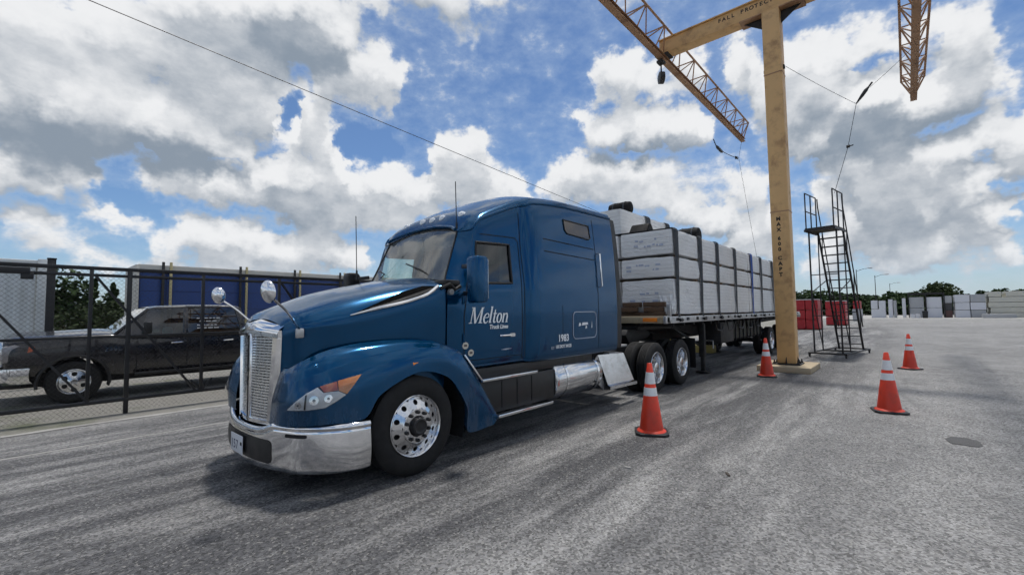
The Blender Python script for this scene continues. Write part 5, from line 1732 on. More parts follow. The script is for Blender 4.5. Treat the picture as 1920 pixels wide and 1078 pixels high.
for x in (0.0, SB + .1):
    for sy in (-1, 1):
        cst = MB().lathe([(-.02, .001), (-.02, .055), (.02, .055), (.02, .001)], 14, Matrix.Translation((x, .52 * sy, .057))).build('caster', BLACKP, lad)
        MB().box((x - .03, .52 * sy - .03, .08), (x + .03, .52 * sy + .03, .13)).build('caster_fork', DARK, cst)

# ------------------------------------------------------------------ chain-link sliding gate
FY = 5.14
gate = thing('chain_link_gate', 'long black chain-link sliding gate with rails and diagonal braces left of the tractor', 'gate', (-6.5, FY, 0))
def gt(mb):
    mb.v = [v - Vector((-6.5, 0, 0)) for v in mb.v]
    return mb
FX0, FX1 = -6.5, 9.0
for z, w in ((2.475, .06), (2.36, .05), (1.325, .042), (.245, .06)):
    gt(MB().bar((FX0, 0, z), (FX1, 0, z), w, w)).build('rail', FENCE_BLK, gate, bevel=.01)
for x, z0 in ((-6.4, .22), (-4.9, .22), (-3.4, .22), (-1.92, .22), (-1.43, 0.0), (-.34, .22), (1.05, .22), (2.45, .0), (3.85, .22), (5.25, .22), (6.65, 0.0), (8.9, .22)):
    gt(MB().bar((x, .002, z0), (x, .002, 2.46), .065 if z0 == 0 else .05, .06, up=(0, 1, 0))).build('upright', FENCE_BLK, gate, bevel=.008)
for x0 in (-4.85, -3.36, -1.88, 1.08, 3.9, 6.7):
    gt(MB().bar((x0, -.012, 2.36), (x0 + 1.45, -.012, .26), .045, .035)).build('diagonal_brace', FENCE_BLK, gate)
for s in (-1, 1):
    gt(MB().bar((-.34, -.02, .24), (-.34 + .17 * s, -.02, .46), .03)).build('roller_strut', FENCE_BLK, gate)
MB().box((0, -.05, 0), (0, 0, 0)) if False else None
gt(MB().box((-3.3, -.13, 2.33), (-2.62, -.07, 2.43)).box((-2.72, -.12, 2.25), (-2.58, -.08, 2.36))).build('latch_arm', FENCE_BLK, gate, bevel=.01)
mesh = MB()
r_w = .0015
z0, z1 = .03, 2.45
step = .072
x = FX0 - 2.4
def wire(p, q, dy):
    p, q = Vector((p[0], dy, p[1])), Vector((q[0], dy, q[1]))
    d = (q - p).normalized()
    s = Vector((-d.z, 0, d.x)) * r_w
    t = Vector((0, r_w, 0))
    mesh.add([p + s, p + t, p - s, p - t, q + s, q + t, q - s, q - t], [(0, 1, 5, 4), (1, 2, 6, 5), (2, 3, 7, 6), (3, 0, 4, 7)])
while x < FX1:
    for sl, dy in ((1, .004), (-1, -.004)):
        if sl > 0:
            xa, xb = x, x + (z1 - z0)
            za, zb = z0, z1
        else:
            xa, xb = x, x + (z1 - z0)
            za, zb = z1, z0
        # clip to the panel
        pa, pb = [xa, za], [xb, zb]
        if pa[0] < FX0:
            t = (FX0 - xa) / (xb - xa); pa = [FX0, za + (zb - za) * t]
        if pb[0] > FX1:
            t = (FX1 - xa) / (xb - xa); pb = [FX1, za + (zb - za) * t]
        if pb[0] > pa[0]:
            wire((pa[0] + 6.5, pa[1]), (pb[0] + 6.5, pb[1]), dy)
    x += step
mesh.build('chain_link_mesh', FENCE_BLK, gate, (0, .035, 0), kind='stuff')

# ------------------------------------------------------------------ black pickup
PBLK = mat('black_pickup_paint', (.008, .0075, .011), .25, 0, .1, 4, coat=.85, dirt=(.08, .075, .07), dirt_amt=.08, dirt_scale=2.0)
pk = thing('pickup_truck', 'black crew-cab pickup with chrome bumper parked behind the chain-link gate', 'pickup', (-1.93, 8.15, 0))
SMOKE = mat('smoky_headlamp', (.30, .29, .30), .15, .4, .3, 14, bump=.3, coat=.8)
PS = [
    (-.93, [(-.82, .62), (-.90, .75), (-.92, .97), (-.90, 1.17), (-.80, 1.25), (-.4, 1.29), (0, 1.31)]),
    (-.82, [(-.90, .58), (-.97, .72), (-.985, .97), (-.955, 1.20), (-.86, 1.29), (-.42, 1.35), (0, 1.37)]),
    (-.2, [(-.93, .55), (-.985, .72), (-1.0, .99), (-.975, 1.22), (-.885, 1.31), (-.42, 1.38), (0, 1.40)]),
    (.50, [(-.93, .50), (-.985, .70), (-1.0, .99), (-.98, 1.22), (-.905, 1.315), (-.42, 1.39), (0, 1.41)]),
    (.95, [(-.93, .48), (-.985, .70), (-1.0, .98), (-.98, 1.18), (-.93, 1.24), (-.42, 1.26), (0, 1.26)]),
    (2.95, [(-.93, .48), (-.985, .70), (-1.0, .98), (-.98, 1.18), (-.93, 1.24), (-.42, 1.26), (0, 1.26)]),
    (3.05, [(-.93, .48), (-.985, .70), (-1.0, .98), (-.98, 1.22), (-.94, 1.33), (-.90, 1.33), (0, .98)]),
    (4.95, [(-.93, .52), (-.985, .70), (-1.0, .98), (-.98, 1.22), (-.94, 1.34), (-.90, 1.34), (0, .98)]),
]
ps = []
for x, pr in PS:
    s = [(x, y, z) for y, z in pr]
    ps.append(s + [(p[0], -p[1], p[2]) for p in reversed(s[:-1])])
prow = loft(ps, 10, 4)
pb = MB()
NCp = len(prow[0])
pb.v = [Vector(p) for r in prow for p in r]
AX = (0.0, 3.8)
for i in range(len(prow) - 1):
    for j in range(NCp - 1):
        c = (prow[i][j] + prow[i + 1][j + 1]) / 2
        if abs(c.y) > .8 and any((c.x - a) ** 2 + (c.z - .40) ** 2 < .50 ** 2 for a in AX):
            continue
        a = i * NCp + j
        pb.f.append((a, a + 1, a + 1 + NCp, a + NCp))
pb.f.append(tuple(range(NCp)))
pb.f.append(tuple((len(prow) - 1) * NCp + j for j in range(NCp)))
pbo = pb.build('body', PBLK, pk, smooth=True, angle=40)
MB().box((-.85, -.75, .35), (4.9, .75, .62)).build('underbody', SEAM, pk)
for a in AX:
    for sgn in (-1, 1):
        ring = [(a + .515 * math.cos(t), sgn * .985, .40 + .515 * math.sin(t)) for t in [rad(-8 + 196 * i / 20) for i in range(21)]]
        MB().tube(ring, .026, 8).build('wheel_arch', BLACKP, pk, smooth=True)
        MB().lathe([(min(.55 * sgn, .98 * sgn), .53), (max(.55 * sgn, .98 * sgn), .53)], 18, Matrix.Translation((a, 0, .40)), rad(-15), rad(195)).build('wheel_well', SEAM, pk)
        w = node('wheel', pk, (a, sgn * .99, .41), (0, 0, 0 if sgn < 0 else math.pi))
        me = bpy.data.meshes.get('pickup_tyre') or MB().lathe([(.05, .235), (.02, .25), (0, .31), (.01, .37), (.04, .405), (.06, .41), (.22, .41), (.24, .405), (.27, .37), (.28, .31), (.25, .235)], 40).mesh('pickup_tyre', smooth=True, angle=40)
        obj('tyre', me, RUBBER, w)
        me = bpy.data.meshes.get('pickup_rim')
        if me is None:
            mb = MB().lathe([(.06, .232), (.015, .245), (.01, .238), (.03, .225), (.05, .215)], 36)
            holed_disc(mb, .065, .215, .018, .05, 6, .150, .042, depth=.05)
            mb.lathe([(.018, .065), (.012, .05), (.02, .045)], 24)
            me = mb.mesh('pickup_rim', smooth=True, angle=30)
        obj('rim', me, ALU, w)
        drum = bpy.data.meshes.get('pickup_drum') or MB().lathe([(.11, .225), (.12, .001)], 20).mesh('pickup_drum')
        obj('brake_drum', drum, DARK, w)
        MB().lathe([(.0, .001), (.0, .04), (.02, .055), (.05, .055)], 16).build('hub_cap', CHROME, w, smooth=True, angle=40)
# greenhouse: pillars, roof, panes
base = {'A': (.48, .90, 1.28), 'C': (2.92, .90, 1.25)}
roof = {'A': (1.20, .72, 1.84), 'C': (2.60, .73, 1.86)}
rf = []
for x, y, z in ((1.12, .71, 1.83), (1.3, .75, 1.875), (1.9, .77, 1.905), (2.7, .765, 1.905), (2.90, .74, 1.875)):
    rf.append([(x, -y, z - .05), (x, -y + .05, z), (x, -.3, z + .03), (x, .3, z + .03), (x, y - .05, z), (x, y, z - .05)])
MB().grid(loft(rf, 4, 3)).build('roof', PBLK, pk, smooth=True, angle=50)
for sgn in (-1, 1):
    A0, A1 = Vector((.56, .91 * sgn, 1.29)), Vector((1.13, .745 * sgn, 1.83))
    B0, B1 = Vector((1.78, .955 * sgn, 1.24)), Vector((1.80, .775 * sgn, 1.84))
    C0, C1 = Vector((2.97, .94 * sgn, 1.25)), Vector((2.86, .75 * sgn, 1.85))
    for p, q, w in ((A0, A1, .06), (B0, B1, .09), (C0, C1, .13)):
        MB().bar(p, q, w, .05, up=(0, 1, 0)).build('pillar', PBLK, pk, bevel=.01)
    D0 = Vector((.98, .945 * sgn, 1.25))
    for nm, quad, m_ in (('front_window', (D0, B0, B1, A1), DGLASS), ('rear_window', (B0, C0, C1, B1), glass_mat('dark_rear_glass', (.10, .12, .13), .06))):
        q = [p + Vector((0, -.012 * sgn, 0)) for p in quad]
        wdw = MB().add(q, [(0, 1, 2, 3)]).build(nm, m_, pk)
        if nm == 'rear_window' and sgn < 0:
            rr = random.Random(4)
            for row, z in enumerate((1.60, 1.53, 1.44, 1.375)):
                y = -(.952 - (z - 1.24) * .30) - .004
                xx = 2.0 + (.05 if row == 1 else 0)
                while xx < 2.40:
                    wl = rr.uniform(.04, .11)
                    MB().box((xx, y - .003, z), (xx + wl, y, z + .022)).build('window_decal', WHITE, wdw)
                    xx += wl + .025
    MB().add([A0, D0, A1], [(0, 1, 2)]).build('quarter_panel', PBLK, pk)
    MB().bar((.62, .955 * sgn, 1.245), (2.96, .962 * sgn, 1.238), .06, .05).build('belt_cover_bar', BLACKP, pk, bevel=.012)  # black bar added to cover the bright sunlit ledge below the windows
    for xx in (1.62, 2.62):
        MB().tube([(xx - .10, -.0 + 1.0 * sgn, 1.08), (xx - .08, 1.025 * sgn, 1.085), (xx + .08, 1.025 * sgn, 1.09), (xx + .10, 1.0 * sgn, 1.09)], .016, 8).build('door_handle', CHROME, pk, smooth=True)
    for xx in (.92, 1.80, 2.90):
        MB().box((xx, (1.0 if sgn > 0 else -1.003), .56), (xx + .012, (1.003 if sgn > 0 else -1.0), 1.16)).build('door_seam', SEAM, pk)
    MB().box((1.02, 1.0 * sgn - .0 if sgn > 0 else -1.22, 1.30), (1.14, 1.22 if sgn > 0 else -1.0, 1.55)).build('door_mirror', BLACKP, pk, bevel=.03)
    MB().bar((.9, 1.02 * sgn, .47), (2.95, 1.02 * sgn, .47), .06, .06).build('running_board', BLACKP, pk, bevel=.015)
    hl = MB().prism([(-.95, .84), (-.955, 1.14), (-.80, 1.18), (-.55, 1.15), (-.60, 1.0), (-.78, .86)], 'y', min(.76 * sgn, .975 * sgn), max(.76 * sgn, .975 * sgn)).build('headlight', SMOKE, pk, bevel=.03)
    MB().prism([(-.64, 1.02), (-.62, 1.13), (-.545, 1.12), (-.57, 1.03)], 'y', min(.96 * sgn, .992 * sgn), max(.96 * sgn, .992 * sgn)).build('side_lens', REDL, hl)
MB().add([(.54, -.88, 1.31), (.54, .88, 1.31), (1.11, .72, 1.84), (1.11, -.72, 1.84)], [(0, 1, 2, 3)]).build('windshield', GLASS, pk)
MB().add([(2.96, -.9, 1.27), (2.96, .9, 1.27), (2.88, .7, 1.83), (2.88, -.7, 1.83)], [(0, 1, 2, 3)]).build('back_window', DGLASS, pk)
for yy in (-.42, .42):
    MB().prism([(1.7, .8), (1.75, 1.05), (1.95, 1.55), (2.08, 1.55), (2.05, .8)], 'y', yy - .24, yy + .24).build('seat', SEATM, pk, bevel=.05)
MB().box((.60, -.85, 1.05), (1.0, .85, 1.28)).build('dashboard', DASH, pk, bevel=.03)
MB().box((1.45, -.60, 1.22), (1.62, -.35, 1.42)).build('blue_bag', mat('pale_teal_cloth', (.10, .30, .34), .8), pk, bevel=.05)
MB().box((-1.00, -.74, .76), (-.90, .74, 1.25)).build('grille', CHROME, pk, bevel=.04)
for i in range(4):
    MB().box((-1.01, -.64, .81 + i * .1), (-.995, .64, .865 + i * .1)).build('grille_slot', SEAM, pk)
bp = refine([(-.60, -1.0, 0), (-.85, -.99, 0), (-.99, -.90, 0), (-1.05, -.4, 0), (-1.06, 0, 0)], 4)
bp = bp + [Vector((p.x, -p.y, 0)) for p in reversed(bp[:-1])]
rws = []
for p in bp:
    rws.append([Vector((p.x + .06, p.y * .95, .74)), Vector((p.x, p.y, .735)), Vector((p.x - .01, p.y * 1.005, .62)), Vector((p.x, p.y, .50)), Vector((p.x + .05, p.y * .95, .44))])
pbm = MB().grid(rws).build('bumper', CHROME, pk, smooth=True, angle=40)
MB().box((-1.0, -.8, .36), (-.70, .8, .46)).build('air_dam', BLACKP, pk, bevel=.03)
for yy in (-.62, .62):
    MB().lathe([(-.015, .001), (-.015, .07), (.015, .075)], 16, Matrix.Translation((-1.045, yy, .58)) @ Matrix.Rotation(rad(-90), 4, 'Z')).build('fog_lamp', LAMPW, pbm)
me = text_mesh('2500', .11, .006, spacing=1.25)
obj('badge_lettering', me, CHROME, pk, (.42, -1.004, .98), (rad(90), 0, 0))

# ------------------------------------------------------------------ things beyond the gate
# blue tarped trailer
BT = thing('tarped_trailer', 'long blue tarp-sided trailer with pale top rail behind the pickup', 'trailer', (.9, 20.0, 0))
TARPB = mat('blue_trailer_tarp', (.012, .045, .190), .5, 0, .15, 2.5, bump=.5, bscale=5)
PALER = mat('pale_top_rail', (.50, .49, .46), .55, 0, .12, 4, dirt=(.3, .28, .22), dirt_amt=.4)
YPOST = mat('yellowed_side_post', (.42, .36, .20), .6, 0, .15, 5)
L_ = 20.0
xs = [0, .95, 4.05, 6.7, 9.3, 12.0, 14.7, 17.4, L_]
for i in range(len(xs) - 1):
    rows_ = []
    for t in range(9):
        x = xs[i] + .03 + (xs[i + 1] - xs[i] - .06) * t / 8
        rows_.append([(x, .06 - .05 * math.sin(math.pi * t / 8), 1.1), (x, .05 - .09 * math.sin(math.pi * t / 8), 2.4), (x, .06 - .03 * math.sin(math.pi * t / 8), 3.62)])
    MB().grid(loft(rows_, 2, 3)).build('tarp_panel', TARPB, BT, smooth=True)
    for zz in (2.0, 2.8):
        MB().box((xs[i] + .05, -.035, zz), (xs[i + 1] - .05, -.03, zz + .012)).build('tarp_hem', SEAM, BT)
MB().box((-.05, -.03, 3.63), (L_ + .05, 2.5, 3.98)).build('top_rail', PALER, BT, bevel=.02)
MB().box((-.05, .1, 1.0), (L_ + .05, 2.5, 3.6)).build('inner_wall', TARPB, BT)
MB().box((-.05, -.06, .95), (L_ + .05, .1, 1.12)).build('bottom_rail', ALU2, BT)
MB().box((-.14, -.05, .95), (-.02, 2.55, 3.95)).build('headboard', PALER, BT, bevel=.01)
for i, x in enumerate(xs[1:-1]):
    for d in ((-.14, .14) if i < 4 else (0,)):
        MB().box((x + d - .05, -.12, 1.0), (x + d + .05, -.045, 4.12)).build('side_post', YPOST if d >= 0 else DARK, BT, bevel=.008)
for xx in (1.6, 15.5, 17.0):
    for yy in (.0, 2.2):
        wh = wheel(BT, xx, yy, .5, yy < 1, drive=True, w=.265)
MB().box((.2, .6, .8), (L_ - .3, 1.9, 1.0)).build('chassis', DARK, BT)
# white container at far left
WC = thing('white_container', 'white corrugated container at the left edge behind the gate', 'container', (-14.0, 11.0, 0))
WCM = mat('white_container_paint', (.60, .64, .66), .5, 0, .06, 2, dirt=(.35, .34, .30), dirt_amt=.3, dirt_scale=1.2)
LW = 11.74
pr = []
x = .12
while x < LW - .2:
    pr += [(x, 0.03), (x + .07, 0.03), (x + .11, 0.0), (x + .18, 0.0)]
    x += .24
pr = pr
MB().grid([[(a, b, .2) for a, b in pr], [(a, b, 2.95) for a, b in pr]]).build('side_panel', WCM, WC)
MB().box((0, .03, .05), (LW, 2.44, .2)).build('floor', DARK, WC)
MB().box((0, 0.0, 2.95), (LW, 2.44, 3.09)).build('roof', WCM, WC, bevel=.02)
MB().box((LW - .12, .0, .05), (LW, 2.44, 2.95)).build('end_panel', WCM, WC)
MB().box((0, .0, .05), (.12, 2.44, 2.95)).build('end_panel', WCM, WC)
for x in (-.03, LW - .13):
    MB().box((x, -.03, 0), (x + .16, .12, 3.12)).build('corner_post', WCM, WC, bevel=.01)
sp_o = thing('steel_post', 'thick dark steel post standing beside the white container', 'post', (-2.17, 10.5, 0))
MB().box((-.075, -.075, 0), (.075, .075, 3.08)).build('shaft', FENCE_BLK, sp_o, bevel=.01)
MB().box((-.085, -.085, 3.08), (.085, .085, 3.11)).build('cap', FENCE_BLK, sp_o, bevel=.01)

# ------------------------------------------------------------------ trees
def leaf_mat(name, a, b):
    m = bpy.data.materials.new(name)
    m.use_nodes = True
    nt = m.node_tree
    p = nt.nodes['Principled BSDF']
    geo = nt.nodes.new('ShaderNodeNewGeometry')
    n = _noise(nt, geo.outputs['Position'], .9, 4, .7)
    n2 = _noise(nt, geo.outputs['Position'], .18, 3, .6)
    c = _mixc(nt, _range(nt, n, .3, .7), a, b)
    c = _mixc(nt, _range(nt, n2, .35, .65, 0, .5), c, tuple(k * .6 for k in a))
    nt.links.new(c, p.inputs['Base Color'])
    p.inputs['Roughness'].default_value = .7
    p.inputs['Specular IOR Level'].default_value = .2
    return m
LEAF = leaf_mat('dark_foliage', (.022, .045, .016), (.065, .105, .038))
LEAF2 = leaf_mat('olive_foliage', (.020, .035, .012), (.060, .085, .030))
BARK = mat('grey_brown_bark', (.09, .07, .05), .9, 0, .3, 6, bump=.5)

def crown_leaves(mb, c, rx, ry, rz, n, size, rnd, shell=.55):
    c = Vector(c)
    for _ in range(n):
        while True:
            p = Vector((rnd.uniform(-1, 1), rnd.uniform(-1, 1), rnd.uniform(-1, 1)))
            if p.length <= 1:
                break
        l = p.length or .1
        p = p / l * (shell + (1 - shell) * l) if rnd.random() < .8 else p
        k_ = 1 + .28 * mnoise.noise(p * 2.3 + c * .37)
        q = c + Vector((p.x * rx, p.y * ry, p.z * rz)) * k_
        s = size * rnd.uniform(.6, 1.35)
        u = Vector((rnd.gauss(0, 1), rnd.gauss(0, 1), rnd.gauss(0, .6))).normalized()
        v = u.cross(Vector((rnd.gauss(0, 1), rnd.gauss(0, 1), rnd.gauss(0, 1)))).normalized()
        mb.add([q - u * s, q - v * s * .6, q + u * s, q + v * s * .6], [(0, 1, 2, 3)])
def tree(name, label, loc, h, w, leaf, seed, n=900, size=.16, cat='tree', group=None, lobes=6, pine=False):
    t = thing(name, label, cat, loc, 0, group)
    rnd = random.Random(seed)
    tb = MB().tube([(0, 0, 0), (.03 * h * rnd.uniform(-1, 1), 0, h * .4), (.04 * h * rnd.uniform(-1, 1), .02 * h, h * .82)], [.035 * h, .025 * h, .01 * h], 8)
    cb = MB()
    if pine:
        k_ = 0
        z = .25 * h
        while z < h:
            f = 1 - (z - .2 * h) / (.82 * h)
            r = w * .5 * max(.12, f) * rnd.uniform(.75, 1.15)
            crown_leaves(cb, (rnd.uniform(-.1, .1) * w, rnd.uniform(-.1, .1) * w, z), r, r, .07 * h, int(n / 10), size, rnd, .3)
            z += .085 * h
    else:
        for i in range(lobes):
            a = 2 * math.pi * i / lobes + rnd.uniform(-.4, .4)
            rr = w * .26 * rnd.uniform(.5, 1.2)
            c = (rr * math.cos(a), rr * math.sin(a), h * rnd.uniform(.45, .80))
            crown_leaves(cb, c, w * .30, w * .30, h * .20, n // (lobes + 1), size, rnd)
            tb.tube([(0, 0, h * .35), (c[0] * .6, c[1] * .6, c[2] * .9)], [.015 * h, .006 * h], 6)
        crown_leaves(cb, (0, 0, h * .70), w * .34, w * .34, h * .27, n // (lobes + 1), size, rnd)
    tb.build('trunk', BARK, t, smooth=True)
    cb.build('crown', leaf, t)
    return t
# clump beyond the gate, left of the blue trailer
tree('broadleaf_tree', 'tallest dark tree just right of the thick steel post beyond the gate', (-.75, 32, 0), 4.9, 3.2, LEAF, 11, 1900, .15)
tree('pine_tree', 'slender dark pine between the broadleaf tree and the blue trailer', (.55, 33, 0), 4.15, 1.7, LEAF, 12, 1500, .12, pine=True)
tree('pine_tree', 'short dark pine nearest the blue trailer end', (1.55, 33.5, 0), 3.9, 1.9, LEAF, 13, 1500, .12, pine=True)
tree('broadleaf_tree', 'dark tree partly hidden by the white container behind the gate', (-2.6, 31, 0), 4.3, 3.4, LEAF2, 14, 1500, .15)
tree('shrub', 'low dark bush under the trees behind the pickup hood', (.5, 28, 0), 2.6, 4.2, LEAF2, 15, 1600, .13, 'bush')
tree('shrub', 'low dark bush touching the foot of the blue trailer end', (2.3, 30, 0), 2.7, 3.6, LEAF, 16, 1300, .13, 'bush')
# far wood along the end of the yard, one mass
def far_wood():
    rnd = random.Random(31)
    mb = MB()
    tb = MB()
    prof = [(-70, 6.5), (-40, 6.4), (-30, 6.1), (-22, 5.9), (-18, 5.4), (-16, 4.9), (-13.4, 4.9), (-12, 5.9), (-8.6, 6.2), (-5, 5.8), (0, 5.7), (4, 6.1), (11, 6.7), (15, 6.8), (40, 7.2), (90, 7.5)]
    def H(y):
        for (a, h0), (b, h1) in zip(prof, prof[1:]):
            if a <= y <= b:
                return h0 + (h1 - h0) * (y - a) / (b - a)
        return 6
    y = -68.0
    while y < 88:
        w = rnd.uniform(2.6, 4.4)
        h = H(y) * rnd.uniform(.78, .96)
        x = 128 + rnd.uniform(-3, 9)
        n = 420 if -26 < y < 22 else 90
        crown_leaves(mb, (x, y, h * .60), w * .62, w * .62, h * .40, n, .42, rnd)
        crown_leaves(mb, (x - 1.0, y + rnd.uniform(-.8, .8), h * .30), w * .7, w * .7, h * .30, n // 2, .42, rnd)
        y += w * .42
    o = mb.build('far_wood', LEAF, None)
    o['kind'] = 'stuff'
    tag(o, 'distant dark green wood along the end of the yard', 'wood')
    # wooded edge behind the fence side
    mb = MB()
    x = -70.0
    while x < 130:
        w = rnd.uniform(3.5, 6)
        h = rnd.uniform(4.0, 5.6) * (.72 if -8 < x < 12 else 1)
        crown_leaves(mb, (x, 62 + rnd.uniform(-3, 4), h * .5), w * .7, w * .7, h * .5, 75, .5, rnd)
        x += w * .6
    o = mb.build('far_wood', LEAF2, None)
    o['kind'] = 'stuff'
    tag(o, 'distant wood behind the fence side of the yard', 'wood')
far_wood()
tree('broadleaf_tree', 'broad flat-topped tree rising above the far wood behind the pale stacks', (124, -9.9, 0), 6.9, 6.6, LEAF2, 41, 1500, .34, lobes=8)

# ------------------------------------------------------------------ red stacks, far stacks, lamp posts
REDW = wrap_material('red_bundle_wrap', (.46, .018, .024), .06)
WHT_TOP = mat('white_top_sheet', (.70, .70, .70), .6, 0, .08, 3, bump=.2)
GREYW = wrap_material('grey_bundle_wrap', (.42, .43, .45), .07)
BEIGEW = wrap_material('pale_beige_bundle_wrap', (.60, .59, .52), .09)
FARW = wrap_material('far_white_wrap', (.70, .71, .76), .09)
def bundle_obj(name, L, W, H, seed, m, loc, label, group, rotz=0):
    me = bundle_mesh(L, W, H, seed, step=.4, amp=.02)
    me.materials.clear()
    me.materials.append(m)
    o = obj(name, me, m, None, loc, (0, 0, rotz))
    return tag(o, label, 'bundle', group)
for (sx, y0, tops, nm) in ((38.6, .12, 3, 'nearer'), (50.0, -.62, 3, 'farther')):
    for c_ in range(2 if nm == 'nearer' else 1):
        pass
    ncol = 2
    wid = .86 if nm == 'nearer' else .80
    for c_ in range(ncol):
        for t_ in range(3):
            bundle_obj('red_bundle', 2.4, wid - .03, .74, 50 + t_ + c_ * 3, REDW, (sx + 1.2, y0 + wid * (.5 + c_), .06 + t_ * .755),
                       f'red-wrapped bundle, {["bottom", "middle", "top"][t_]} {["right", "left"][c_]} of the {nm} red stack behind the ladder', 'red-wrapped bundles')
    for c_ in range(2):
        for t in (0.4, 3.2):
            pass
    for i in range(3):
        o = MB().box((0, y0 + .02, 0), (.1, y0 + wid * 2 - .02, .058)).build('bearer', LATH, None, (sx + .2 + i * .95, 0, 0))
        tag(o, f'timber bearer under the {("front end", "middle", "rear end")[i]} of the {nm} red stack', 'timber', f'bearers under the {nm} red stack')
    o = MB().box((.05, y0, 0), (2.35, y0 + 2 * wid - .05, .05)).build('cover_sheet', WHT_TOP, None, (sx, 0, 2.33), bevel=.01)
    tag(o, f'white cover sheet on top of the {nm} red stack', 'sheet')
bundle_obj('red_bundle', 3, .7, 1.0, 60, REDW, (70, -.2, 1.55), 'small red bundle showing right of the ladder above a pale one', 'red-wrapped bundles')
bundle_obj('pale_bundle', 3, .9, 1.52, 61, GREYW, (70, -.2, 0), 'pale bundle under the small red one right of the ladder', 'pale bundles in the far yard')
FX = 92.0
G_ = 'stacked bundles at the far end of the yard'
far = [
    ('white_bundle', 2.4, .85, 1.4, -.95, 1.45, FARW, 'upper left white bundle of the first far stack right of the ladder'),
    ('white_bundle', 2.4, .85, 1.4, -1.95, 1.40, FARW, 'upper right white bundle of the first far stack right of the ladder'),
    ('white_bundle', 2.4, 1.85, 1.40, -1.45, 0, FARW, 'bottom white bundle of the first far stack right of the ladder'),
    ('white_bundle', 2.4, .55, 3.0, -3.0, 0, FARW, 'narrow white upright stack beside the first far stack'),
    ('white_bundle', 2.4, .40, 2.8, -3.55, 0, GREYW, 'narrow grey upright stack in the middle of the second far group'),
    ('white_bundle', 2.4, .45, 3.1, -4.65, 0, FARW, 'white stack just left of the black rack'),
    ('grey_bundle', 2.4, 1.7, 1.7, -6.15, 1.55, GREYW, 'grey bundle in the left bay of the black rack'),
    ('grey_bundle', 2.4, 1.7, 1.5, -6.15, 0.02, GREYW, 'lower grey bundle in the left bay of the black rack'),
    ('white_bundle', 2.4, 1.75, 1.65, -8.15, 1.55, FARW, 'white bundle in the right bay of the black rack'),
    ('white_bundle', 2.4, 1.75, 1.5, -8.15, 0.02, FARW, 'lower white bundle in the right bay of the black rack'),
    ('white_bundle', 3.0, 1.62, 1.12, -11.22, 0, FARW, 'lower left bundle of the tall white stack'),
    ('white_bundle', 3.0, 1.56, 1.12, -12.88, 0, GREYW, 'lower right bundle of the tall white stack'),
    ('white_bundle', 3.0, 1.56, 1.1, -11.22, 1.16, FARW, 'middle left bundle of the tall white stack'),
    ('white_bundle', 3.0, 1.62, 1.1, -12.88, 1.16, FARW, 'middle right bundle of the tall white stack'),
    ('white_bundle', 3.0, 1.62, 1.15, -11.22, 2.3, FARW, 'upper left bundle of the tall white stack'),
    ('white_bundle', 3.0, 1.56, 1.15, -12.88, 2.3, GREYW, 'upper right bundle of the tall white stack'),
    ('beige_bundle', 4, 5.2, .70, -16.6, 0, BEIGEW, 'lowest long pale bundle of the beige stack at the right edge'),
    ('beige_bundle', 4, 4.6, .70, -16.4, .74, BEIGEW, 'second long pale bundle of the beige stack at the right edge'),
    ('beige_bundle', 4, 4.8, .72, -16.3, 1.48, BEIGEW, 'third long pale bundle of the beige stack at the right edge'),
    ('beige_bundle', 4, 4.6, .75, -16.3, 2.24, BEIGEW, 'fourth long pale bundle of the beige stack at the right edge'),
    ('beige_bundle', 4, 2.4, .75, -16.9, 3.03, BEIGEW, 'topmost pale bundle of the beige stack at the right edge'),
    ('beige_bundle', 4, 1.3, .75, -14.6, 3.03, BEIGEW, 'small pale bundle on the left end of the beige stack top'),
    ('beige_bundle', 2.0, 3.2, .55, -14.6, 0, GREYW, 'low grey bundle lying in front of the tall white stack'),
]
for k_, (nm, L, W, H, y, z, m_, lab) in enumerate(far):
    bundle_obj(nm, L, W, H, 70 + k_, m_, (FX + L / 2 - (3.4 if 'lying in front' in lab else 0), y, z), lab, G_)
rack = thing('steel_rack', 'black steel rack holding grey and white bundles in the far yard', 'rack', (FX - .1, -7.2, 0))
for y in (-2.1, -.05, 2.0):
    for x in (0, 2.6):
        MB().box((x - .06, y - .06, 0), (x + .06, y + .06, 3.75)).build('upright', DARK, rack)
for z in (3.6,):
    for x in (0, 2.6):
        MB().box((x - .05, -2.1, z), (x + .05, 2.0, z + .2)).build('cross_beam', DARK, rack)
MB().box((-.1, -2.2, 3.80), (2.7, 2.1, 3.9)).build('roof_sheet', DARK, rack)
bundle_obj('dark_bundle', 2.4, .85, 1.1, 90, wrap_material('dark_brown_wrap', (.10, .045, .04), .08), (FX + 1.2, -9.72, 0), 'bottom dark brown bundle right of the black rack', 'dark bundles right of the rack')
bundle_obj('dark_bundle', 2.4, .85, 1.1, 91, MATS.get('x') or wrap_material('dark_grey_wrap', (.05, .05, .055), .08), (FX + 1.2, -9.72, 1.12), 'middle dark grey bundle right of the black rack', 'dark bundles right of the rack')
bundle_obj('dark_bundle', 2.4, .85, 1.1, 92, GREYW, (FX + 1.2, -9.72, 2.24), 'top grey bundle right of the black rack', 'dark bundles right of the rack')
bn_ = thing('waste_bin', 'small black bin standing on the pale ground before the far rack', 'bin', (FX - 3, -7.0, 0))
MB().prism([(-.28, 0), (.28, 0), (.34, 1.0), (-.34, 1.0)], 'x', -.3, .3).build('body', BLACKP, bn_, bevel=.02)
MB().box((-.34, -.38, 1.0), (.34, .38, 1.07)).build('lid', BLACKP, bn_, bevel=.02)
rr = random.Random(9)
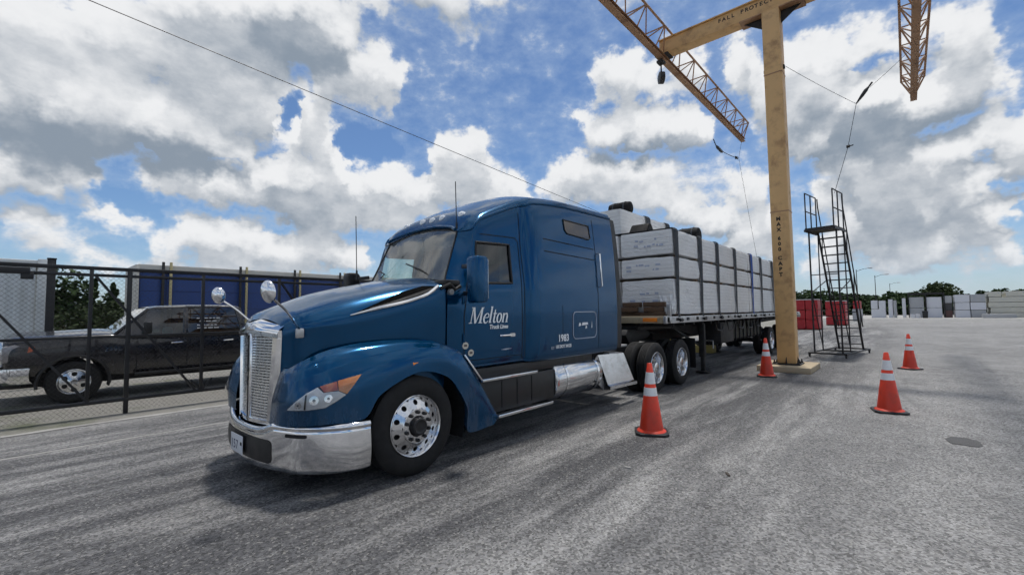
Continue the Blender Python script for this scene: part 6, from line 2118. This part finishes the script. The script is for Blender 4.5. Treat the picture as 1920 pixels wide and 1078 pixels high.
for k_, (y, lab) in enumerate(((-5.6, 'left white sack in the small pile before the black rack'), (-6.2, 'right white sack in the small pile before the black rack'))):
    bundle_obj('white_sack', 1.0, .55, .62, 95 + k_, FARW, (FX - 2.4, y, 0), lab, 'white sacks before the rack')
for k_, (x, y, lab) in enumerate(((90, 1.01, 'nearest'), (110, -.53, 'middle'), (150, -1.86, 'farthest'))):
    lp = thing('lamp_post', f'{lab} thin lamp post of the row above the far trees', 'lamp post', (x, y, 0), 0, 'lamp posts in the far yard')
    MB().tube([(0, 0, 0), (0, 0, 8.0)], [.08, .05], 8).build('pole', DARK, lp)
    MB().tube([(0, 0, 7.7), (0, -.9, 8.05), (0, -1.5, 8.1)], .035, 6).build('arm', DARK, lp)
    MB().box((-.15, -2.1, 8.04), (.15, -1.45, 8.18)).build('lamp_head', ALU2, lp, bevel=.03)

# ------------------------------------------------------------------ small things on the ground
o = MB().prism([(-.20 + .0, -.1), (-.1, -.16), (.12, -.15), (.25, -.04), (.2, .1), (.02, .16), (-.18, .12)], 'z', .0042, .0058).build('asphalt_patch', mat('dark_tar_patch', (.07, .07, .072), .8, 0, .2, 8, bump=.3, bscale=50), None, (4.95, -5.45, 0))
o['kind'] = 'structure'
YEL = mat('yellow_chock_paint', (.30, .24, .07), .6, 0, .15, 6, dirt=(.15, .12, .06), dirt_amt=.5)
o = thing('wheel_chock', 'yellowed timber block on the ground beneath the trailer', 'block', (15.2, 1.5, 0))
MB().box((-.25, -.9, 0), (.25, .9, .28)).build('beam', YEL, o, bevel=.02)
MB().box((-.2, .5, .28), (.2, .8, .5)).build('beam', YEL, o, bevel=.02)
CHIP = mat('splinter_wood', (.06, .045, .035), .8, 0, .3, 30)
for k_, (x, y, l, a, lab) in enumerate(((2.0, -3.6, .09, .6, 'dark wood splinter lying alone on the asphalt right of the nearest cone'), (1.55, -2.75, .06, 1.9, 'small pale chip on the asphalt before the nearest cone'))):
    o = MB().prism([(-l / 2, -.01), (l / 2, -.016), (l / 2 + .01, .006), (-l / 2 + .01, .012)], 'z', 0, .012).build('wood_splinter', CHIP if k_ == 0 else SEAMC, None, (x, y, .001), (0, 0, a))
    tag(o, lab, 'splinter')
